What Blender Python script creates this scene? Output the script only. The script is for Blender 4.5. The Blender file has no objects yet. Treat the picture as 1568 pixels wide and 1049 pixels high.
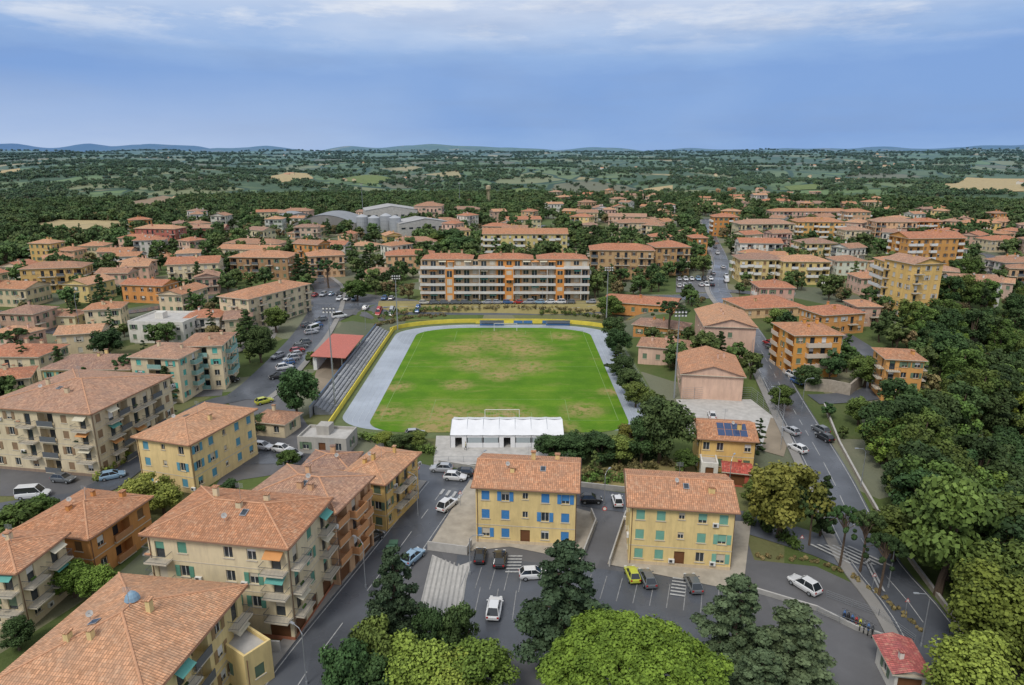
import bpy, math, random, bmesh
import numpy as np
from mathutils import Vector, Matrix, noise, kdtree
random.seed(7); rng=np.random.default_rng(7)
V=Vector; UP=V((0,0,1))
S=bpy.context.scene
# ---------------------------------------------------------------- terrain / survey
CH=55.0; PT=math.radians(15.4); CS,SN=math.cos(PT),math.sin(PT); FO=1045.0
# far hills: x, y (m), height above the plain, half-widths
HILLS=[(-7850,11000,80,420,800),(-7150,11200,62,330,800),(-6600,11000,92,420,800),(-5950,11300,70,300,800),(-5500,11000,98,400,800),(-4950,11300,50,330,800),(-4350,11000,72,360,800),(-3800,11200,62,300,800),(-3350,11000,40,300,800),
(-2350,10000,42,330,700),(-1950,9900,58,380,700),(-1500,10000,30,300,700),(-1100,9700,56,420,700),(-650,9800,62,380,700),(-150,9900,40,500,700),(1100,10500,52,600,800),(2500,10800,36,700,800),(3900,10500,50,900,800),(5200,10300,40,700,800),(6500,10000,62,700,800),(7900,10000,108,900,900),(-9200,10500,110,900,900),(5300,7600,24,900,500),(3000,7200,16,800,500)]
def ss(t):
    t=np.clip(t,0,1); return t*t*(3-2*t)
def T(X,Y):
    X=np.asarray(X,float); Y=np.asarray(Y,float); D=np.hypot(X,Y)
    w=ss((np.abs(X+3)-41)/10)
    z=4*(ss((Y-228)/9)*(1-w)+ss((Y-135)/115)*w)
    xe=np.interp(Y,[0,61,101,125,142,175,215,260,400],[48,54,64,76,106,118,138,180,240])
    z=z-17*ss((X-xe)/42)*(1-ss((Y-230)/150))
    z=z+np.interp(D,[850,1250,2500,4500,8500,12000,18000],[0,-30,-8,26,72,74,60])
    n=np.sin(X/410+1.3)*np.cos(Y/520+X/900)+.6*np.sin(X/230+Y/310)+.45*np.sin(Y/190-X/500+2)+.25*np.sin(X/120-Y/150)
    z=z+ss((D-800)/900)*n*np.interp(D,[900,3000,9000],[9,14,15])
    if D.size>1000 or float(D.max())>7000:
        r=1+.14*np.sin(X/210+1)+.08*np.sin(X/140+Y/200)
        for hx,hy,hh,a,b in HILLS: z=z+1.3*r*hh*np.exp(-((X-hx)/a)**2-((Y-hy)/b)**2)
    return z
def Tz(x,y): return float(T(x,y))
_tt=15*1.012**np.arange(600)
def G(x,y,h=0.0):
    """surveyed position (metres) of a point h above the terrain: first hit of the sight line with the relief"""
    a=(x-784)/FO; b=(y-524.5)/FO
    dy=CS-b*SN; dz=SN+b*CS
    f=lambda t: CH-dz*t-h-T(a*t,dy*t)
    d=f(_tt); k=np.argmax(d<0)
    if d[k]>=0: k=len(_tt)-1
    lo,hi=_tt[max(0,k-1)],_tt[k]
    for _ in range(22):
        m=(lo+hi)/2
        if f(m)<0: hi=m
        else: lo=m
    t=hi; return V((a*t,dy*t,Tz(a*t,dy*t)))
# ---------------------------------------------------------------- node helpers
def nd(nt,typ,ins=None,**kw):
    n=nt.nodes.new(typ)
    for k,v in kw.items(): setattr(n,k,v)
    if ins:
        for k,v in ins.items():
            s=n.inputs[k]
            if isinstance(v,bpy.types.NodeSocket): nt.links.new(v,s)
            elif isinstance(v,(tuple,list)) and s.type=='RGBA' and len(v)==3: s.default_value=(*v,1)
            else: s.default_value=v
    return n
def mat0(name,rough=.8,spec=.3,metal=0):
    m=bpy.data.materials.new(name); m.use_nodes=True; nt=m.node_tree
    b=nt.nodes['Principled BSDF']; b.inputs['Roughness'].default_value=rough
    b.inputs['Specular IOR Level'].default_value=spec; b.inputs['Metallic'].default_value=metal
    return m,nt,b
def mix(nt,f,a,b,bt='MIX'):
    return nd(nt,'ShaderNodeMixRGB',{'Fac':f,'Color1':a,'Color2':b},blend_type=bt).outputs[0]
def ramp(nt,f,stops,const=False):
    n=nt.nodes.new('ShaderNodeValToRGB'); nt.links.new(f,n.inputs[0]); e=n.color_ramp.elements
    if const: n.color_ramp.interpolation='CONSTANT'
    while len(e)<len(stops): e.new(.5)
    for el,(p,c) in zip(e,stops):
        el.position=p; el.color=(*c,1) if len(c)==3 else c
    return n.outputs[0]
def pos(nt): return nt.nodes.new('ShaderNodeNewGeometry').outputs['Position']
def nse(nt,vec,scale,det=4,rough=.6): return nd(nt,'ShaderNodeTexNoise',{'Vector':vec,'Scale':scale,'Detail':det,'Roughness':rough}).outputs[0]
def sc(c,k): return tuple(min(1,x*k) for x in c)
G0=(0,0,0); G1=(1,1,1)
_c={}
def flat(name,col,rough=.7,spec=.3,metal=0,var=.12,scale=2.0):
    if name in _c: return _c[name]
    m,nt,b=mat0(name,rough,spec,metal)
    f=nse(nt,pos(nt),scale,5)
    c=mix(nt,f,sc(col,1-var*1.6),sc(col,1+var*1.2)); nt.links.new(c,b.inputs['Base Color'])
    _c[name]=m; return m
def wallm(col):
    k=('w',col)
    if k in _c: return _c[k]
    m,nt,b=mat0('plaster_wall',.9,.15)
    p=pos(nt)
    big=ramp(nt,nse(nt,p,.25,5),[(.35,G0),(.7,G1)])
    st=nd(nt,'ShaderNodeMapping',{'Vector':p,'Scale':(1.6,1.6,.22)}).outputs[0]
    streak=ramp(nt,nse(nt,st,1.0,6,.7),[(.43,G0),(.72,G1)])
    c=mix(nt,big,sc(col,.87),sc(col,1.07))
    g=(col[0]*.58,col[1]*.56,col[2]*.62)
    f=nd(nt,'ShaderNodeMath',{0:streak,1:.48},operation='MULTIPLY').outputs[0]
    c=mix(nt,f,c,g); nt.links.new(c,b.inputs['Base Color'])
    bm=nd(nt,'ShaderNodeBump',{'Height':nse(nt,p,9,4),'Strength':.15,'Distance':.05})
    nt.links.new(bm.outputs[0],b.inputs['Normal'])
    _c[k]=m; return m
def roofm(col):
    k=('r',col)
    if k in _c: return _c[k]
    m,nt,b=mat0('terracotta_tiles',.85,.2)
    uv=nt.nodes.new('ShaderNodeUVMap').outputs[0]; p=pos(nt)
    br=nd(nt,'ShaderNodeTexBrick',{'Vector':uv,'Color1':sc(col,1.34),'Color2':sc(col,.64),'Mortar':sc(col,.36),'Scale':1.0,'Mortar Size':.022,'Bias':0.0,'Brick Width':.28,'Row Height':.42},offset=0.0)
    n1=ramp(nt,nse(nt,p,.4,6,.7),[(.38,G0),(.66,G1)])
    c=mix(nt,.8,sc(col,1.05),br.outputs[0])
    f=nd(nt,'ShaderNodeMath',{0:n1,1:.58},operation='MULTIPLY').outputs[0]
    c=mix(nt,f,c,(col[0]*.60,col[1]*.76,col[2]*.95))
    n2=ramp(nt,nse(nt,p,1.5,5,.75),[(.52,G0),(.68,G1)])
    f=nd(nt,'ShaderNodeMath',{0:n2,1:.5},operation='MULTIPLY').outputs[0]
    c=mix(nt,f,c,(.70,.47,.31))
    n3=ramp(nt,nse(nt,p,3.3,4,.8),[(.60,G0),(.72,G1)])
    f=nd(nt,'ShaderNodeMath',{0:n3,1:.5},operation='MULTIPLY').outputs[0]
    c=mix(nt,f,c,(.14,.11,.08))
    nt.links.new(c,b.inputs['Base Color'])
    sx=nd(nt,'ShaderNodeSeparateXYZ',{0:uv}).outputs[0]
    a=nd(nt,'ShaderNodeMath',{0:sx,1:math.pi/.28},operation='MULTIPLY').outputs[0]
    s=nd(nt,'ShaderNodeMath',{0:a},operation='SINE').outputs[0]
    s=nd(nt,'ShaderNodeMath',{0:s},operation='ABSOLUTE').outputs[0]
    bm=nd(nt,'ShaderNodeBump',{'Height':s,'Strength':.7,'Distance':.1}); nt.links.new(bm.outputs[0],b.inputs['Normal'])
    _c[k]=m; return m
GLASS=flat('window_glass',(.035,.045,.055),.12,.6,var=.4,scale=.7)
WHITE=flat('white_paint',(.70,.69,.66),.6)
SILL=flat('travertine_trim',(.55,.49,.39),.8)
DARK=flat('dark_metal',(.05,.05,.055),.5)
RAIL=flat('railing_metal',(.12,.13,.14),.5)
CONC=flat('concrete',(.33,.32,.30),.9,var=.25,scale=1.2)
CONCL=flat('light_concrete',(.46,.44,.41),.9,var=.25,scale=.8)
GALV=flat('galvanised_steel',(.42,.44,.46),.4,.5,.6)
WOOD=flat('brown_wood',(.16,.07,.03),.6)
RIDGE=flat('ridge_tiles',(.58,.31,.18),.85,var=.3,scale=2.5)
COPPER=flat('copper_gutter',(.2,.11,.07),.5)
# ---------------------------------------------------------------- mesh builder
class MB:
    def __init__(s): s.v=[];s.f=[];s.m=[];s.mats=[]
    def mi(s,m):
        if m not in s.mats: s.mats.append(m)
        return s.mats.index(m)
    def q(s,pts,m):
        b=len(s.v); s.v.extend(pts); s.f.append(tuple(range(b,b+len(pts)))); s.m.append(s.mi(m))
    def box(s,o,a,b,c,m):
        P=[o,o+a,o+a+b,o+b,o+c,o+a+c,o+a+b+c,o+b+c]
        for i in ((0,3,2,1),(4,5,6,7),(0,1,5,4),(1,2,6,5),(2,3,7,6),(3,0,4,7)): s.q([P[j] for j in i],m)
    def cbox(s,c,sx,sy,sz,m,ang=0):
        a=V((math.cos(ang),math.sin(ang),0)); b=V((-a.y,a.x,0))
        s.box(V(c)-a*sx/2-b*sy/2,a*sx,b*sy,UP*sz,m)
    def tube(s,pts,rad,m,n=8,cap=True):
        rings=[]
        for i,p in enumerate(pts):
            d=(pts[min(i+1,len(pts)-1)]-pts[max(i-1,0)]).normalized()
            x=d.orthogonal().normalized(); y=d.cross(x)
            rings.append([p+(x*math.cos(2*math.pi*k/n)+y*math.sin(2*math.pi*k/n))*rad[i] for k in range(n)])
            if i:
                best=min(range(n),key=lambda k:(rings[i][k]-rings[i-1][0]).length)
                rings[i]=rings[i][best:]+rings[i][:best]
                if (rings[i][1]-rings[i-1][1]).length>(rings[i][-1]-rings[i-1][1]).length: rings[i]=[rings[i][0]]+rings[i][1:][::-1]
        for a,b in zip(rings,rings[1:]):
            for k in range(n): s.q([a[k],a[(k+1)%n],b[(k+1)%n],b[k]],m)
        if cap: s.q(rings[0][::-1],m); s.q(rings[-1],m)
    def mesh(s,name,smooth=False):
        me=bpy.data.meshes.new(name); me.from_pydata([tuple(p) for p in s.v],[],s.f)
        for m in s.mats: me.materials.append(m)
        me.polygons.foreach_set('material_index',s.m)
        uv=me.uv_layers.new(name='UVMap'); data=np.zeros((len(me.loops),2),np.float32); k=0
        for f in s.f:
            a,b,c=s.v[f[0]],s.v[f[1]],s.v[f[2]]
            n=(b-a).cross(c-a)
            if n.length<1e-9: k+=len(f); continue
            n.normalize()
            if n.z<0: n=-n
            u=UP.cross(n); u=u.normalized() if u.length>1e-4 else V((1,0,0))
            w=n.cross(u)
            for i in f:
                p=s.v[i]; data[k]=(p.dot(u),p.dot(w)); k+=1
        uv.data.foreach_set('uv',data.ravel())
        if smooth: me.polygons.foreach_set('use_smooth',[True]*len(s.f))
        me.update(); return me
    def obj(s,name,smooth=False):
        o=bpy.data.objects.new(name,s.mesh(name,smooth)); S.collection.objects.link(o); return o
# ---------------------------------------------------------------- materials: ground etc
def haze(nt,c,k=9000.):  # aerial haze painted into the base colour, stronger with distance from the origin
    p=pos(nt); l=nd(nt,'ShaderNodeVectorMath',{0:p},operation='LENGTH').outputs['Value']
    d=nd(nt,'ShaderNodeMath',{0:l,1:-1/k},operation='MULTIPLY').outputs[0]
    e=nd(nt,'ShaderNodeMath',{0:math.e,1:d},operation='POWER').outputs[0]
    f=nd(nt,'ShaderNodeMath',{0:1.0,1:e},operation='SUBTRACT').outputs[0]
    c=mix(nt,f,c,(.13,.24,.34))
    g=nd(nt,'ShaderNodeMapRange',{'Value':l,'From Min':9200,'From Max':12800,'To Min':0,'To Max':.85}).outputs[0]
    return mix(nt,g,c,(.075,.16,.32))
m,nt,b=mat0('terrain_ground',.95,.1); p=pos(nt)
g1=ramp(nt,nse(nt,p,.05,8,.7),[(.3,(.05,.085,.02)),(.5,(.09,.125,.03)),(.62,(.17,.15,.065)),(.75,(.24,.19,.10))])
pv=nd(nt,'ShaderNodeTexVoronoi',{'Vector':nd(nt,'ShaderNodeMapping',{'Vector':p,'Rotation':(0,0,.35),'Scale':(.055,.04,0)}).outputs[0],'Scale':1.0})
pr_=nd(nt,'ShaderNodeSeparateColor',{0:pv.outputs['Color']}).outputs[0]
pl_=ramp(nt,pr_,[(0,(.07,.11,.025)),(.25,(.05,.08,.02)),(.38,(.20,.18,.09)),(.5,(.27,.25,.22)),(.66,(.11,.16,.04)),(.75,(.16,.155,.15)),(.88,(.3,.25,.19))],True)
g1=mix(nt,.65,g1,pl_)
fine=nse(nt,p,1.5,5,.7); g1=mix(nt,.35,g1,mix(nt,fine,(.03,.05,.012),(.19,.2,.08)))
vm=nd(nt,'ShaderNodeMapping',{'Vector':nd(nt,'ShaderNodeVectorMath',{0:p,1:nd(nt,'ShaderNodeVectorMath',{0:nd(nt,'ShaderNodeTexNoise',{'Vector':p,'Scale':.004}).outputs['Color'],1:(90,90,0)},operation='MULTIPLY').outputs[0]},operation='ADD').outputs[0],'Rotation':(0,0,.5),'Scale':(.0062,.0038,0)}).outputs[0]
vo=nd(nt,'ShaderNodeTexVoronoi',{'Vector':vm,'Scale':1.0})
cellr=nd(nt,'ShaderNodeSeparateColor',{0:vo.outputs['Color']}).outputs[0]
fields=ramp(nt,cellr,[(0,(.08,.13,.03)),(.2,(.14,.22,.05)),(.38,(.08,.12,.03)),(.5,(.26,.25,.10)),(.62,(.11,.18,.04)),(.76,(.55,.40,.18)),(.84,(.18,.14,.08)),(.92,(.16,.21,.06))],True)
fields=mix(nt,.45,fields,mix(nt,nse(nt,p,.03,6),(.04,.07,.02),(.22,.23,.10)))
ve=nd(nt,'ShaderNodeTexVoronoi',{'Vector':vm,'Scale':1.0},feature='DISTANCE_TO_EDGE').outputs['Distance']
hedg=ramp(nt,ve,[(.025,G1),(.05,G0)]); fields=mix(nt,hedg,fields,(.035,.06,.02))
wd=ramp(nt,nse(nt,p,.0032,6,.65),[(.43,G1),(.48,G0)])
fields=mix(nt,wd,fields,mix(nt,nse(nt,p,.06,4,.8),(.025,.045,.012),(.10,.14,.04)))
l=nd(nt,'ShaderNodeVectorMath',{0:p},operation='LENGTH').outputs['Value']
ff=nd(nt,'ShaderNodeMapRange',{'Value':l,'From Min':600,'From Max':1000}).outputs[0]
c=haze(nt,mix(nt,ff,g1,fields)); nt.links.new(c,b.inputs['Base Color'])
bm=nd(nt,'ShaderNodeBump',{'Height':fine,'Strength':.5,'Distance':.3}); nt.links.new(bm.outputs[0],b.inputs['Normal'])
TERR=m
def asph(name,base,rough=.6):
    m,nt,b=mat0(name,rough,.4); p=pos(nt)
    c=ramp(nt,nse(nt,p,.12,7,.65),[(.3,sc(base,.7)),(.5,base),(.72,sc(base,1.4))])
    c=mix(nt,ramp(nt,nse(nt,p,30,2),[(.3,G0),(.7,G1)]),sc(base,.8),c)
    pt=nd(nt,'ShaderNodeTexVoronoi',{'Vector':nd(nt,'ShaderNodeMapping',{'Vector':p,'Scale':(.16,.1,0)}).outputs[0],'Scale':1.0})
    pr=nd(nt,'ShaderNodeSeparateColor',{0:pt.outputs['Color']}).outputs[0]
    c=mix(nt,ramp(nt,pr,[(0,G0),(.86,(.35,.35,.35))],True),c,sc(base,.6))
    nt.links.new(c,b.inputs['Base Color'])
    r=nd(nt,'ShaderNodeMapRange',{'Value':nse(nt,p,.08,4),'From Min':.35,'From Max':.65,'To Min':rough-.25,'To Max':rough+.2}).outputs[0]
    nt.links.new(r,b.inputs['Roughness']); return m
ASPH=asph('asphalt',(.098,.106,.122),.40); ASPH2=asph('old_asphalt',(.13,.128,.132),.62); PAVE=asph('pavement_stone',(.28,.265,.245),.8)
PAINT=flat('road_paint',(.44,.44,.43),.7,var=.45,scale=3)
TRACK=asph('running_track',(.38,.42,.475),.55)
DIRT=asph('packed_dirt',(.27,.22,.16),.95)
m,nt,b=mat0('pitch_turf',.9,.12); p=pos(nt)
sx=nd(nt,'ShaderNodeSeparateXYZ',{0:p})
c=ramp(nt,nse(nt,p,.09,7,.68),[(.3,(.068,.165,.010)),(.5,(.105,.22,.014)),(.62,(.145,.25,.02)),(.75,(.20,.26,.04))])
st=nd(nt,'ShaderNodeMath',{0:nd(nt,'ShaderNodeMath',{0:sx.outputs[1],1:2*math.pi/10},operation='MULTIPLY').outputs[0]},operation='SINE').outputs[0]
st=nd(nt,'ShaderNodeMapRange',{'Value':st,'From Min':-.25,'From Max':.25,'To Min':0.,'To Max':.24}).outputs[0]
c=mix(nt,st,c,(.05,.13,.01))
c=mix(nt,ramp(nt,nse(nt,p,2.5,4,.7),[(.4,G0),(.8,(.5,.5,.5))]),c,(.05,.12,.01))
c=mix(nt,ramp(nt,nse(nt,nd(nt,'ShaderNodeMapping',{'Vector':p,'Scale':(.5,1.3,1)}).outputs[0],.14,7,.75),[(.53,G0),(.70,(.8,.8,.8))]),c,(.23,.23,.065))
for (px,py,r) in [(608,593,4),(680,636,8),(595,632,4.5),(665,655,6),(730,557,7),(805,562,7),(805,535,9),(710,533,8),(770,640,8),(862,515,5),(893,628,5),(768,518,10),(765,575,5),(850,655,5),(700,590,4),(935,600,3)]:
    q=G(px,py); dv=nd(nt,'ShaderNodeVectorMath',{0:p,1:tuple(q)},operation='SUBTRACT').outputs[0]
    dl=nd(nt,'ShaderNodeVectorMath',{0:dv},operation='LENGTH').outputs['Value']
    f=nd(nt,'ShaderNodeMapRange',{'Value':dl,'From Min':r*1.3,'From Max':0.,'To Min':0.,'To Max':1.4}).outputs[0]
    f=nd(nt,'ShaderNodeMath',{0:f,1:ramp(nt,nse(nt,p,.5,5,.75),[(.38,G0),(.56,G1)])},operation='MULTIPLY',use_clamp=True).outputs[0]
    c=mix(nt,f,c,(.31,.24,.10))
nt.links.new(c,b.inputs['Base Color']); TURF=m
def folm(name,dark,light,hz=False):
    m,nt,b=mat0(name,.75,.2)
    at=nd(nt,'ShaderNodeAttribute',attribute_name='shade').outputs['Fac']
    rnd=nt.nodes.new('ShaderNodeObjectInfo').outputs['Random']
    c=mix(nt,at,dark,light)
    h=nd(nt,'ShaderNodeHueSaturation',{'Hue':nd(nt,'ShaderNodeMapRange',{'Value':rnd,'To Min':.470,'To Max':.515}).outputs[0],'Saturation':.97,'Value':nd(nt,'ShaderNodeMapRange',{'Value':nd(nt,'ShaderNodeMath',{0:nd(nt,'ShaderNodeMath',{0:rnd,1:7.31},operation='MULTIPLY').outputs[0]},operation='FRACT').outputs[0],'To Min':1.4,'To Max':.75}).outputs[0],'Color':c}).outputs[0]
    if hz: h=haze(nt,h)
    nt.links.new(h,b.inputs['Base Color'])
    return m
BARK=flat('bark',(.12,.085,.06),.95,var=.35,scale=4)
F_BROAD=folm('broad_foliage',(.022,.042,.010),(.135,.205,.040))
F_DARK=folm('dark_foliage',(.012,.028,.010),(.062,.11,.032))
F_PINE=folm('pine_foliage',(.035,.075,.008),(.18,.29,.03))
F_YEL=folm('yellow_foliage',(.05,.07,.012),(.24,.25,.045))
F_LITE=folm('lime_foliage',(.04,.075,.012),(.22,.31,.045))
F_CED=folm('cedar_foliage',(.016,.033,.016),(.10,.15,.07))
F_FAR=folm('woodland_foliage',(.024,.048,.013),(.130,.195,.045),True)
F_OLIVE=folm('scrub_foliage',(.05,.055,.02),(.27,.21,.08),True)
# ---------------------------------------------------------------- terrain sheet
def axis(lo,hi,step,r,mx):
    a=list(np.arange(lo,hi+.1,step)); s=step
    while a[-1]<mx: s*=r; a.append(a[-1]+s)
    return a
xr=axis(0,160,4,1.03,3200); st_=xr[-1]-xr[-2]
while xr[-1]<15000: xr.append(xr[-1]+st_)
xs=np.array([-x for x in xr[:0:-1]]+xr)
ys=np.array([-3000,-1200,-500,-200,-100,-50]+axis(0,400,4,1.022,17000))
XX,YY=np.meshgrid(xs,ys); ZZ=T(XX,YY)
nx,ny=len(xs),len(ys)
vv=np.stack([XX.ravel(),YY.ravel(),ZZ.ravel()],1)
i=np.arange(nx*ny).reshape(ny,nx)
fc=np.stack([i[:-1,:-1].ravel(),i[:-1,1:].ravel(),i[1:,1:].ravel(),i[1:,:-1].ravel()],1)
def npmesh(name,v,f,mats,smooth=False,mi=None):
    me=bpy.data.meshes.new(name); k=f.shape[1]
    me.vertices.add(len(v)); me.vertices.foreach_set('co',v.astype(np.float32).ravel())
    me.loops.add(f.size); me.loops.foreach_set('vertex_index',f.astype(np.int32).ravel())
    me.polygons.add(len(f)); me.polygons.foreach_set('loop_start',np.arange(0,f.size,k,dtype=np.int32))
    for m in mats: me.materials.append(m)
    if mi is not None: me.polygons.foreach_set('material_index',mi.astype(np.int32))
    me.polygons.foreach_set('use_smooth',np.full(len(f),smooth))
    me.update(calc_edges=True); me.validate(); return me
me=npmesh('terrain',vv,fc,[TERR],True)
o=bpy.data.objects.new('terrain',me); S.collection.objects.link(o)
# ---------------------------------------------------------------- roads
RS=[]
def smooth_path(P,step=3.0):
    P=[V((p.x,p.y,0)) for p in P]; P=[P[0]*2-P[1]]+P+[P[-1]*2-P[-2]]; out=[]
    for k in range(1,len(P)-2):
        a,b,c,d=P[k-1:k+3]; n=max(1,int((c-b).length/step))
        for j in range(n):
            t=j/n; out.append(.5*((2*b)+(c-a)*t+(2*a-5*b+4*c-d)*t*t+(3*b-a-3*c+d)*t**3))
    out.append(P[-2]); return out
def ribbon(mb,path,w,z,mat,off=0,thick=0,across=3,dash=None):
    n=len(path); rows=[]
    for i,p in enumerate(path):
        d=(path[min(i+1,n-1)]-path[max(i-1,0)]).normalized(); r=V((d.y,-d.x,0))
        row=[]
        for k in range(across+1):
            q=p+r*(off-w/2+w*k/across); row.append(V((q.x,q.y,Tz(q.x,q.y)+z)))
        rows.append(row)
    acc=0
    for i in range(n-1):
        if dash:
            acc+=(path[i+1]-path[i]).length
            if acc%(dash*2)>dash: continue
        for k in range(across): mb.q([rows[i][k],rows[i+1][k],rows[i+1][k+1],rows[i][k+1]],mat)
        if thick:
            for k in (0,across):
                a,b_=rows[i][k],rows[i+1][k]; mb.q([a,b_,b_-UP*thick,a-UP*thick],mat)
zr=[.10]
def road(name,px,w,side=1.2,mat=None,lines=True,wp=None):
    mat=mat or ASPH; P=wp or [G(*p) for p in px]; path=smooth_path(P); mb=MB(); z=zr[0]; zr[0]+=.008
    ribbon(mb,path,w,z,mat,across=4)
    if lines:
        ribbon(mb,path,.12,z+.03,PAINT,off=w/2-.35,across=1); ribbon(mb,path,.12,z+.03,PAINT,off=-w/2+.35,across=1)
        ribbon(mb,path,.11,z+.03,PAINT,across=1,dash=3)
    mb.obj(name)
    for q in path: RS.append((q.x,q.y,w/2+side))
    return path
def walkway(name,path,off,w=1.6,mat=None,z=.24):
    mb=MB(); ribbon(mb,path,w,z,mat or PAVE,off=off,thick=.2,across=2); mb.obj(name)
AREAS=[]
def area(name,px,z,mat,wp=None,keep=True,cuts=5):
    P=wp or [G(*p) for p in px]
    bm=bmesh.new(); vs=[bm.verts.new((p.x,p.y,0)) for p in P]; bm.faces.new(vs)
    bmesh.ops.triangulate(bm,faces=bm.faces[:]); bmesh.ops.subdivide_edges(bm,edges=bm.edges[:],cuts=cuts,use_grid_fill=True)
    for v in bm.verts: v.co.z=Tz(v.co.x,v.co.y)+z
    bmesh.ops.recalc_face_normals(bm,faces=bm.faces[:])
    me=bpy.data.meshes.new(name); bm.to_mesh(me); bm.free(); me.materials.append(mat)
    o=bpy.data.objects.new(name,me); S.collection.objects.link(o)
    if keep: AREAS.append([(p.x,p.y) for p in P])
r_street=road('street',[(425,1100),(470,1030),(525,955),(597,860),(645,795),(685,742)],7.5)
walkway('pavement',r_street,-4.6)
r_front=road('street',[(380,700),(470,700),(570,708),(640,724),(720,742),(830,752),(920,765),(1010,778),(1100,790),(1180,812),(1260,838),(1330,868)],6.5,lines=False)
r_right=road('main_road',[(1080,335),(1090,365),(1104,400),(1100,440),(1122,474),(1150,512),(1178,560),(1206,612),(1238,668),(1272,730),(1300,790),(1340,862),(1392,925),(1432,985),(1462,1060),(1480,1120)],7.2)
walkway('pavement',r_right,4.5)
r_left=road('avenue',[(372,612),(400,590),(440,550),(475,510),(497,470),(500,440),(470,415)],10,lines=False)
walkway('pavement',r_left,5.9)
r_back=road('street',[(440,468),(500,470),(600,470),(750,471),(900,470),(1000,458),(1105,452)],9)
r_l2=road('lane',[(375,606),(300,630),(160,745),(40,775),(-60,790)],5.5,lines=False)
r_far=road('lane',[(830,345),(815,380),(800,392)],6,lines=False)
road('lane',[(1104,400),(1180,400),(1300,400),(1400,420),(1568,470)],5,lines=False)
road('lane',[(1104,445),(1180,455),(1300,520),(1350,560),(1340,600),(1290,610),(1245,612)],6,lines=False)
road('lane',[(1500,420),(1520,395),(1480,385)],6,lines=False)
road('lane',[(-40,500),(100,510),(150,540),(180,585),(190,640)],5,lines=False)
road('lane',[(-60,478),(180,480),(330,455),(450,455)],5,lines=False)
area('car_park',[(345,612),(400,585),(440,600),(470,650),(560,700),(640,712),(620,735),(500,715),(370,735),(330,745),(385,660)],.06,ASPH2)
area('car_park',[(615,835),(700,725),(960,760),(1130,790),(1155,858),(1250,868),(1330,905),(1408,968),(1450,1080),(1300,1120),(420,1120),(560,960)],.05,ASPH2,cuts=7)
area('car_park_surface',[(700,850),(905,870),(1110,895),(1120,960),(1060,1010),(690,1005)],.075,ASPH)
area('concrete_apron',[(662,850),(700,868),(722,860),(700,945),(640,940)],.085,CONCL)
area('town_square',[(455,450),(560,450),(640,460),(640,478),(540,482),(520,492),(480,500)],.07,ASPH2)
area('forecourt',[(1035,425),(1095,425),(1095,448),(1035,448)],.07,ASPH2)
area('gym_court',[(1035,612),(1150,612),(1200,650),(1195,680),(1090,700),(1050,660)],.09,CONCL)
PLOT=flat('plot_paving',(.40,.355,.29),.9,var=.3,scale=.6)
area('pavement_plot',[(655,840),(720,735),(905,785),(915,800),(890,860),(780,838),(716,845)],.12,PLOT)
area('pavement_plot',[(930,865),(955,790),(1150,800),(1140,885),(1125,905)],.13,PLOT)
area('earth_yard',[(500,520),(560,520),(520,600),(470,610)],.1,DIRT)
area('bare_slope',[(1180,640),(1215,650),(1200,700),(1165,690)],.1,DIRT,keep=False)
BANK=asph('dry_bank_grass',(.30,.25,.10),.95)
area('stadium_embankment',None,.14,BANK,wp=[V((x,y,0)) for x,y in [(-46,227),(-30,228),(0,229),(26,228),(42,227),(43,241),(-48,241)]],keep=False,cuts=12)
area('dry_bank',[(880,722),(1060,700),(1068,735),(960,752),(890,742)],.14,BANK,keep=False)
OCH=asph('stubble_field',(.42,.33,.17),.95); BRO=asph('ploughed_field',(.27,.19,.12),.95); MEA=asph('meadow',(.14,.19,.06),.95)
for px,mt in [([(15,352),(90,338),(190,340),(195,352),(90,366)],OCH),([(190,312),(250,300),(285,306),(270,318),(205,328)],BRO),([(1440,283),(1480,272),(1568,274),(1568,294),(1455,292)],OCH),([(408,272),(440,264),(472,266),(480,274),(430,280)],OCH),([(742,296),(800,288),(830,292),(790,306)],MEA),([(520,276),(560,268),(600,274),(570,284)],MEA),([(0,262),(30,258),(40,264),(0,270)],OCH),([(985,290),(1030,284),(1030,291),(990,296)],OCH),([(60,384),(130,376),(180,384),(90,396)],MEA),([(1200,286),(1250,282),(1262,290),(1210,292)],MEA)]:
    area('farm_field',px,1.0,mt)
FA=AREAS[-10:]
area('yard_paving',[(205,560),(195,600),(235,612),(340,606),(345,560)],.06,ASPH2,keep=False)
area('yard_paving',[(0,600),(190,640),(140,760),(0,760)],.055,ASPH2,keep=False)
area('yard_paving',[(330,465),(440,470),(420,520),(350,545)],.06,PAVE,keep=False)
def stripes(name,a,b,c,n,wd=.15,z=.115,mat=None):
    mb=MB(); A,B,C=[G(*p) for p in (a,b,c)]
    st=(C-A)/max(1,n-1); d=(B-A); pr=st.normalized()*wd
    for k in range(n):
        o=A+st*k
        mb.q([V((q.x,q.y,Tz(q.x,q.y)+z)) for q in (o,o+d,o+d+pr,o+pr)],mat or PAINT)
    mb.obj(name)
stripes('paving_joints',(662,852),(642,935),(715,868),9,.25,.12,CONC)
FADE=flat('faded_paint',(.26,.26,.26),.7,var=.5,scale=2)
stripes('parking_markings',(905,880),(893,915),(1100,905),9,.12,mat=FADE)
stripes('parking_markings',(716,868),(705,900),(800,875),5,.12,mat=FADE)
stripes('stair_markings',(778,852),(800,852),(774,876),6,.3,.16)
stripes('stair_markings',(1030,885),(1052,888),(1026,910),6,.3,.16)
stripes('parking_markings',(735,900),(725,945),(790,905),3,.12,mat=FADE)
stripes('hatched_island',(1238,835),(1300,865),(1296,838),6,.45,.26)
stripes('hatched_island',(1318,850),(1345,905),(1324,852),2,.3,.26)
stripes('zebra_crossing',(672,758),(678,750),(700,764),4,.5,.2)
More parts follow.
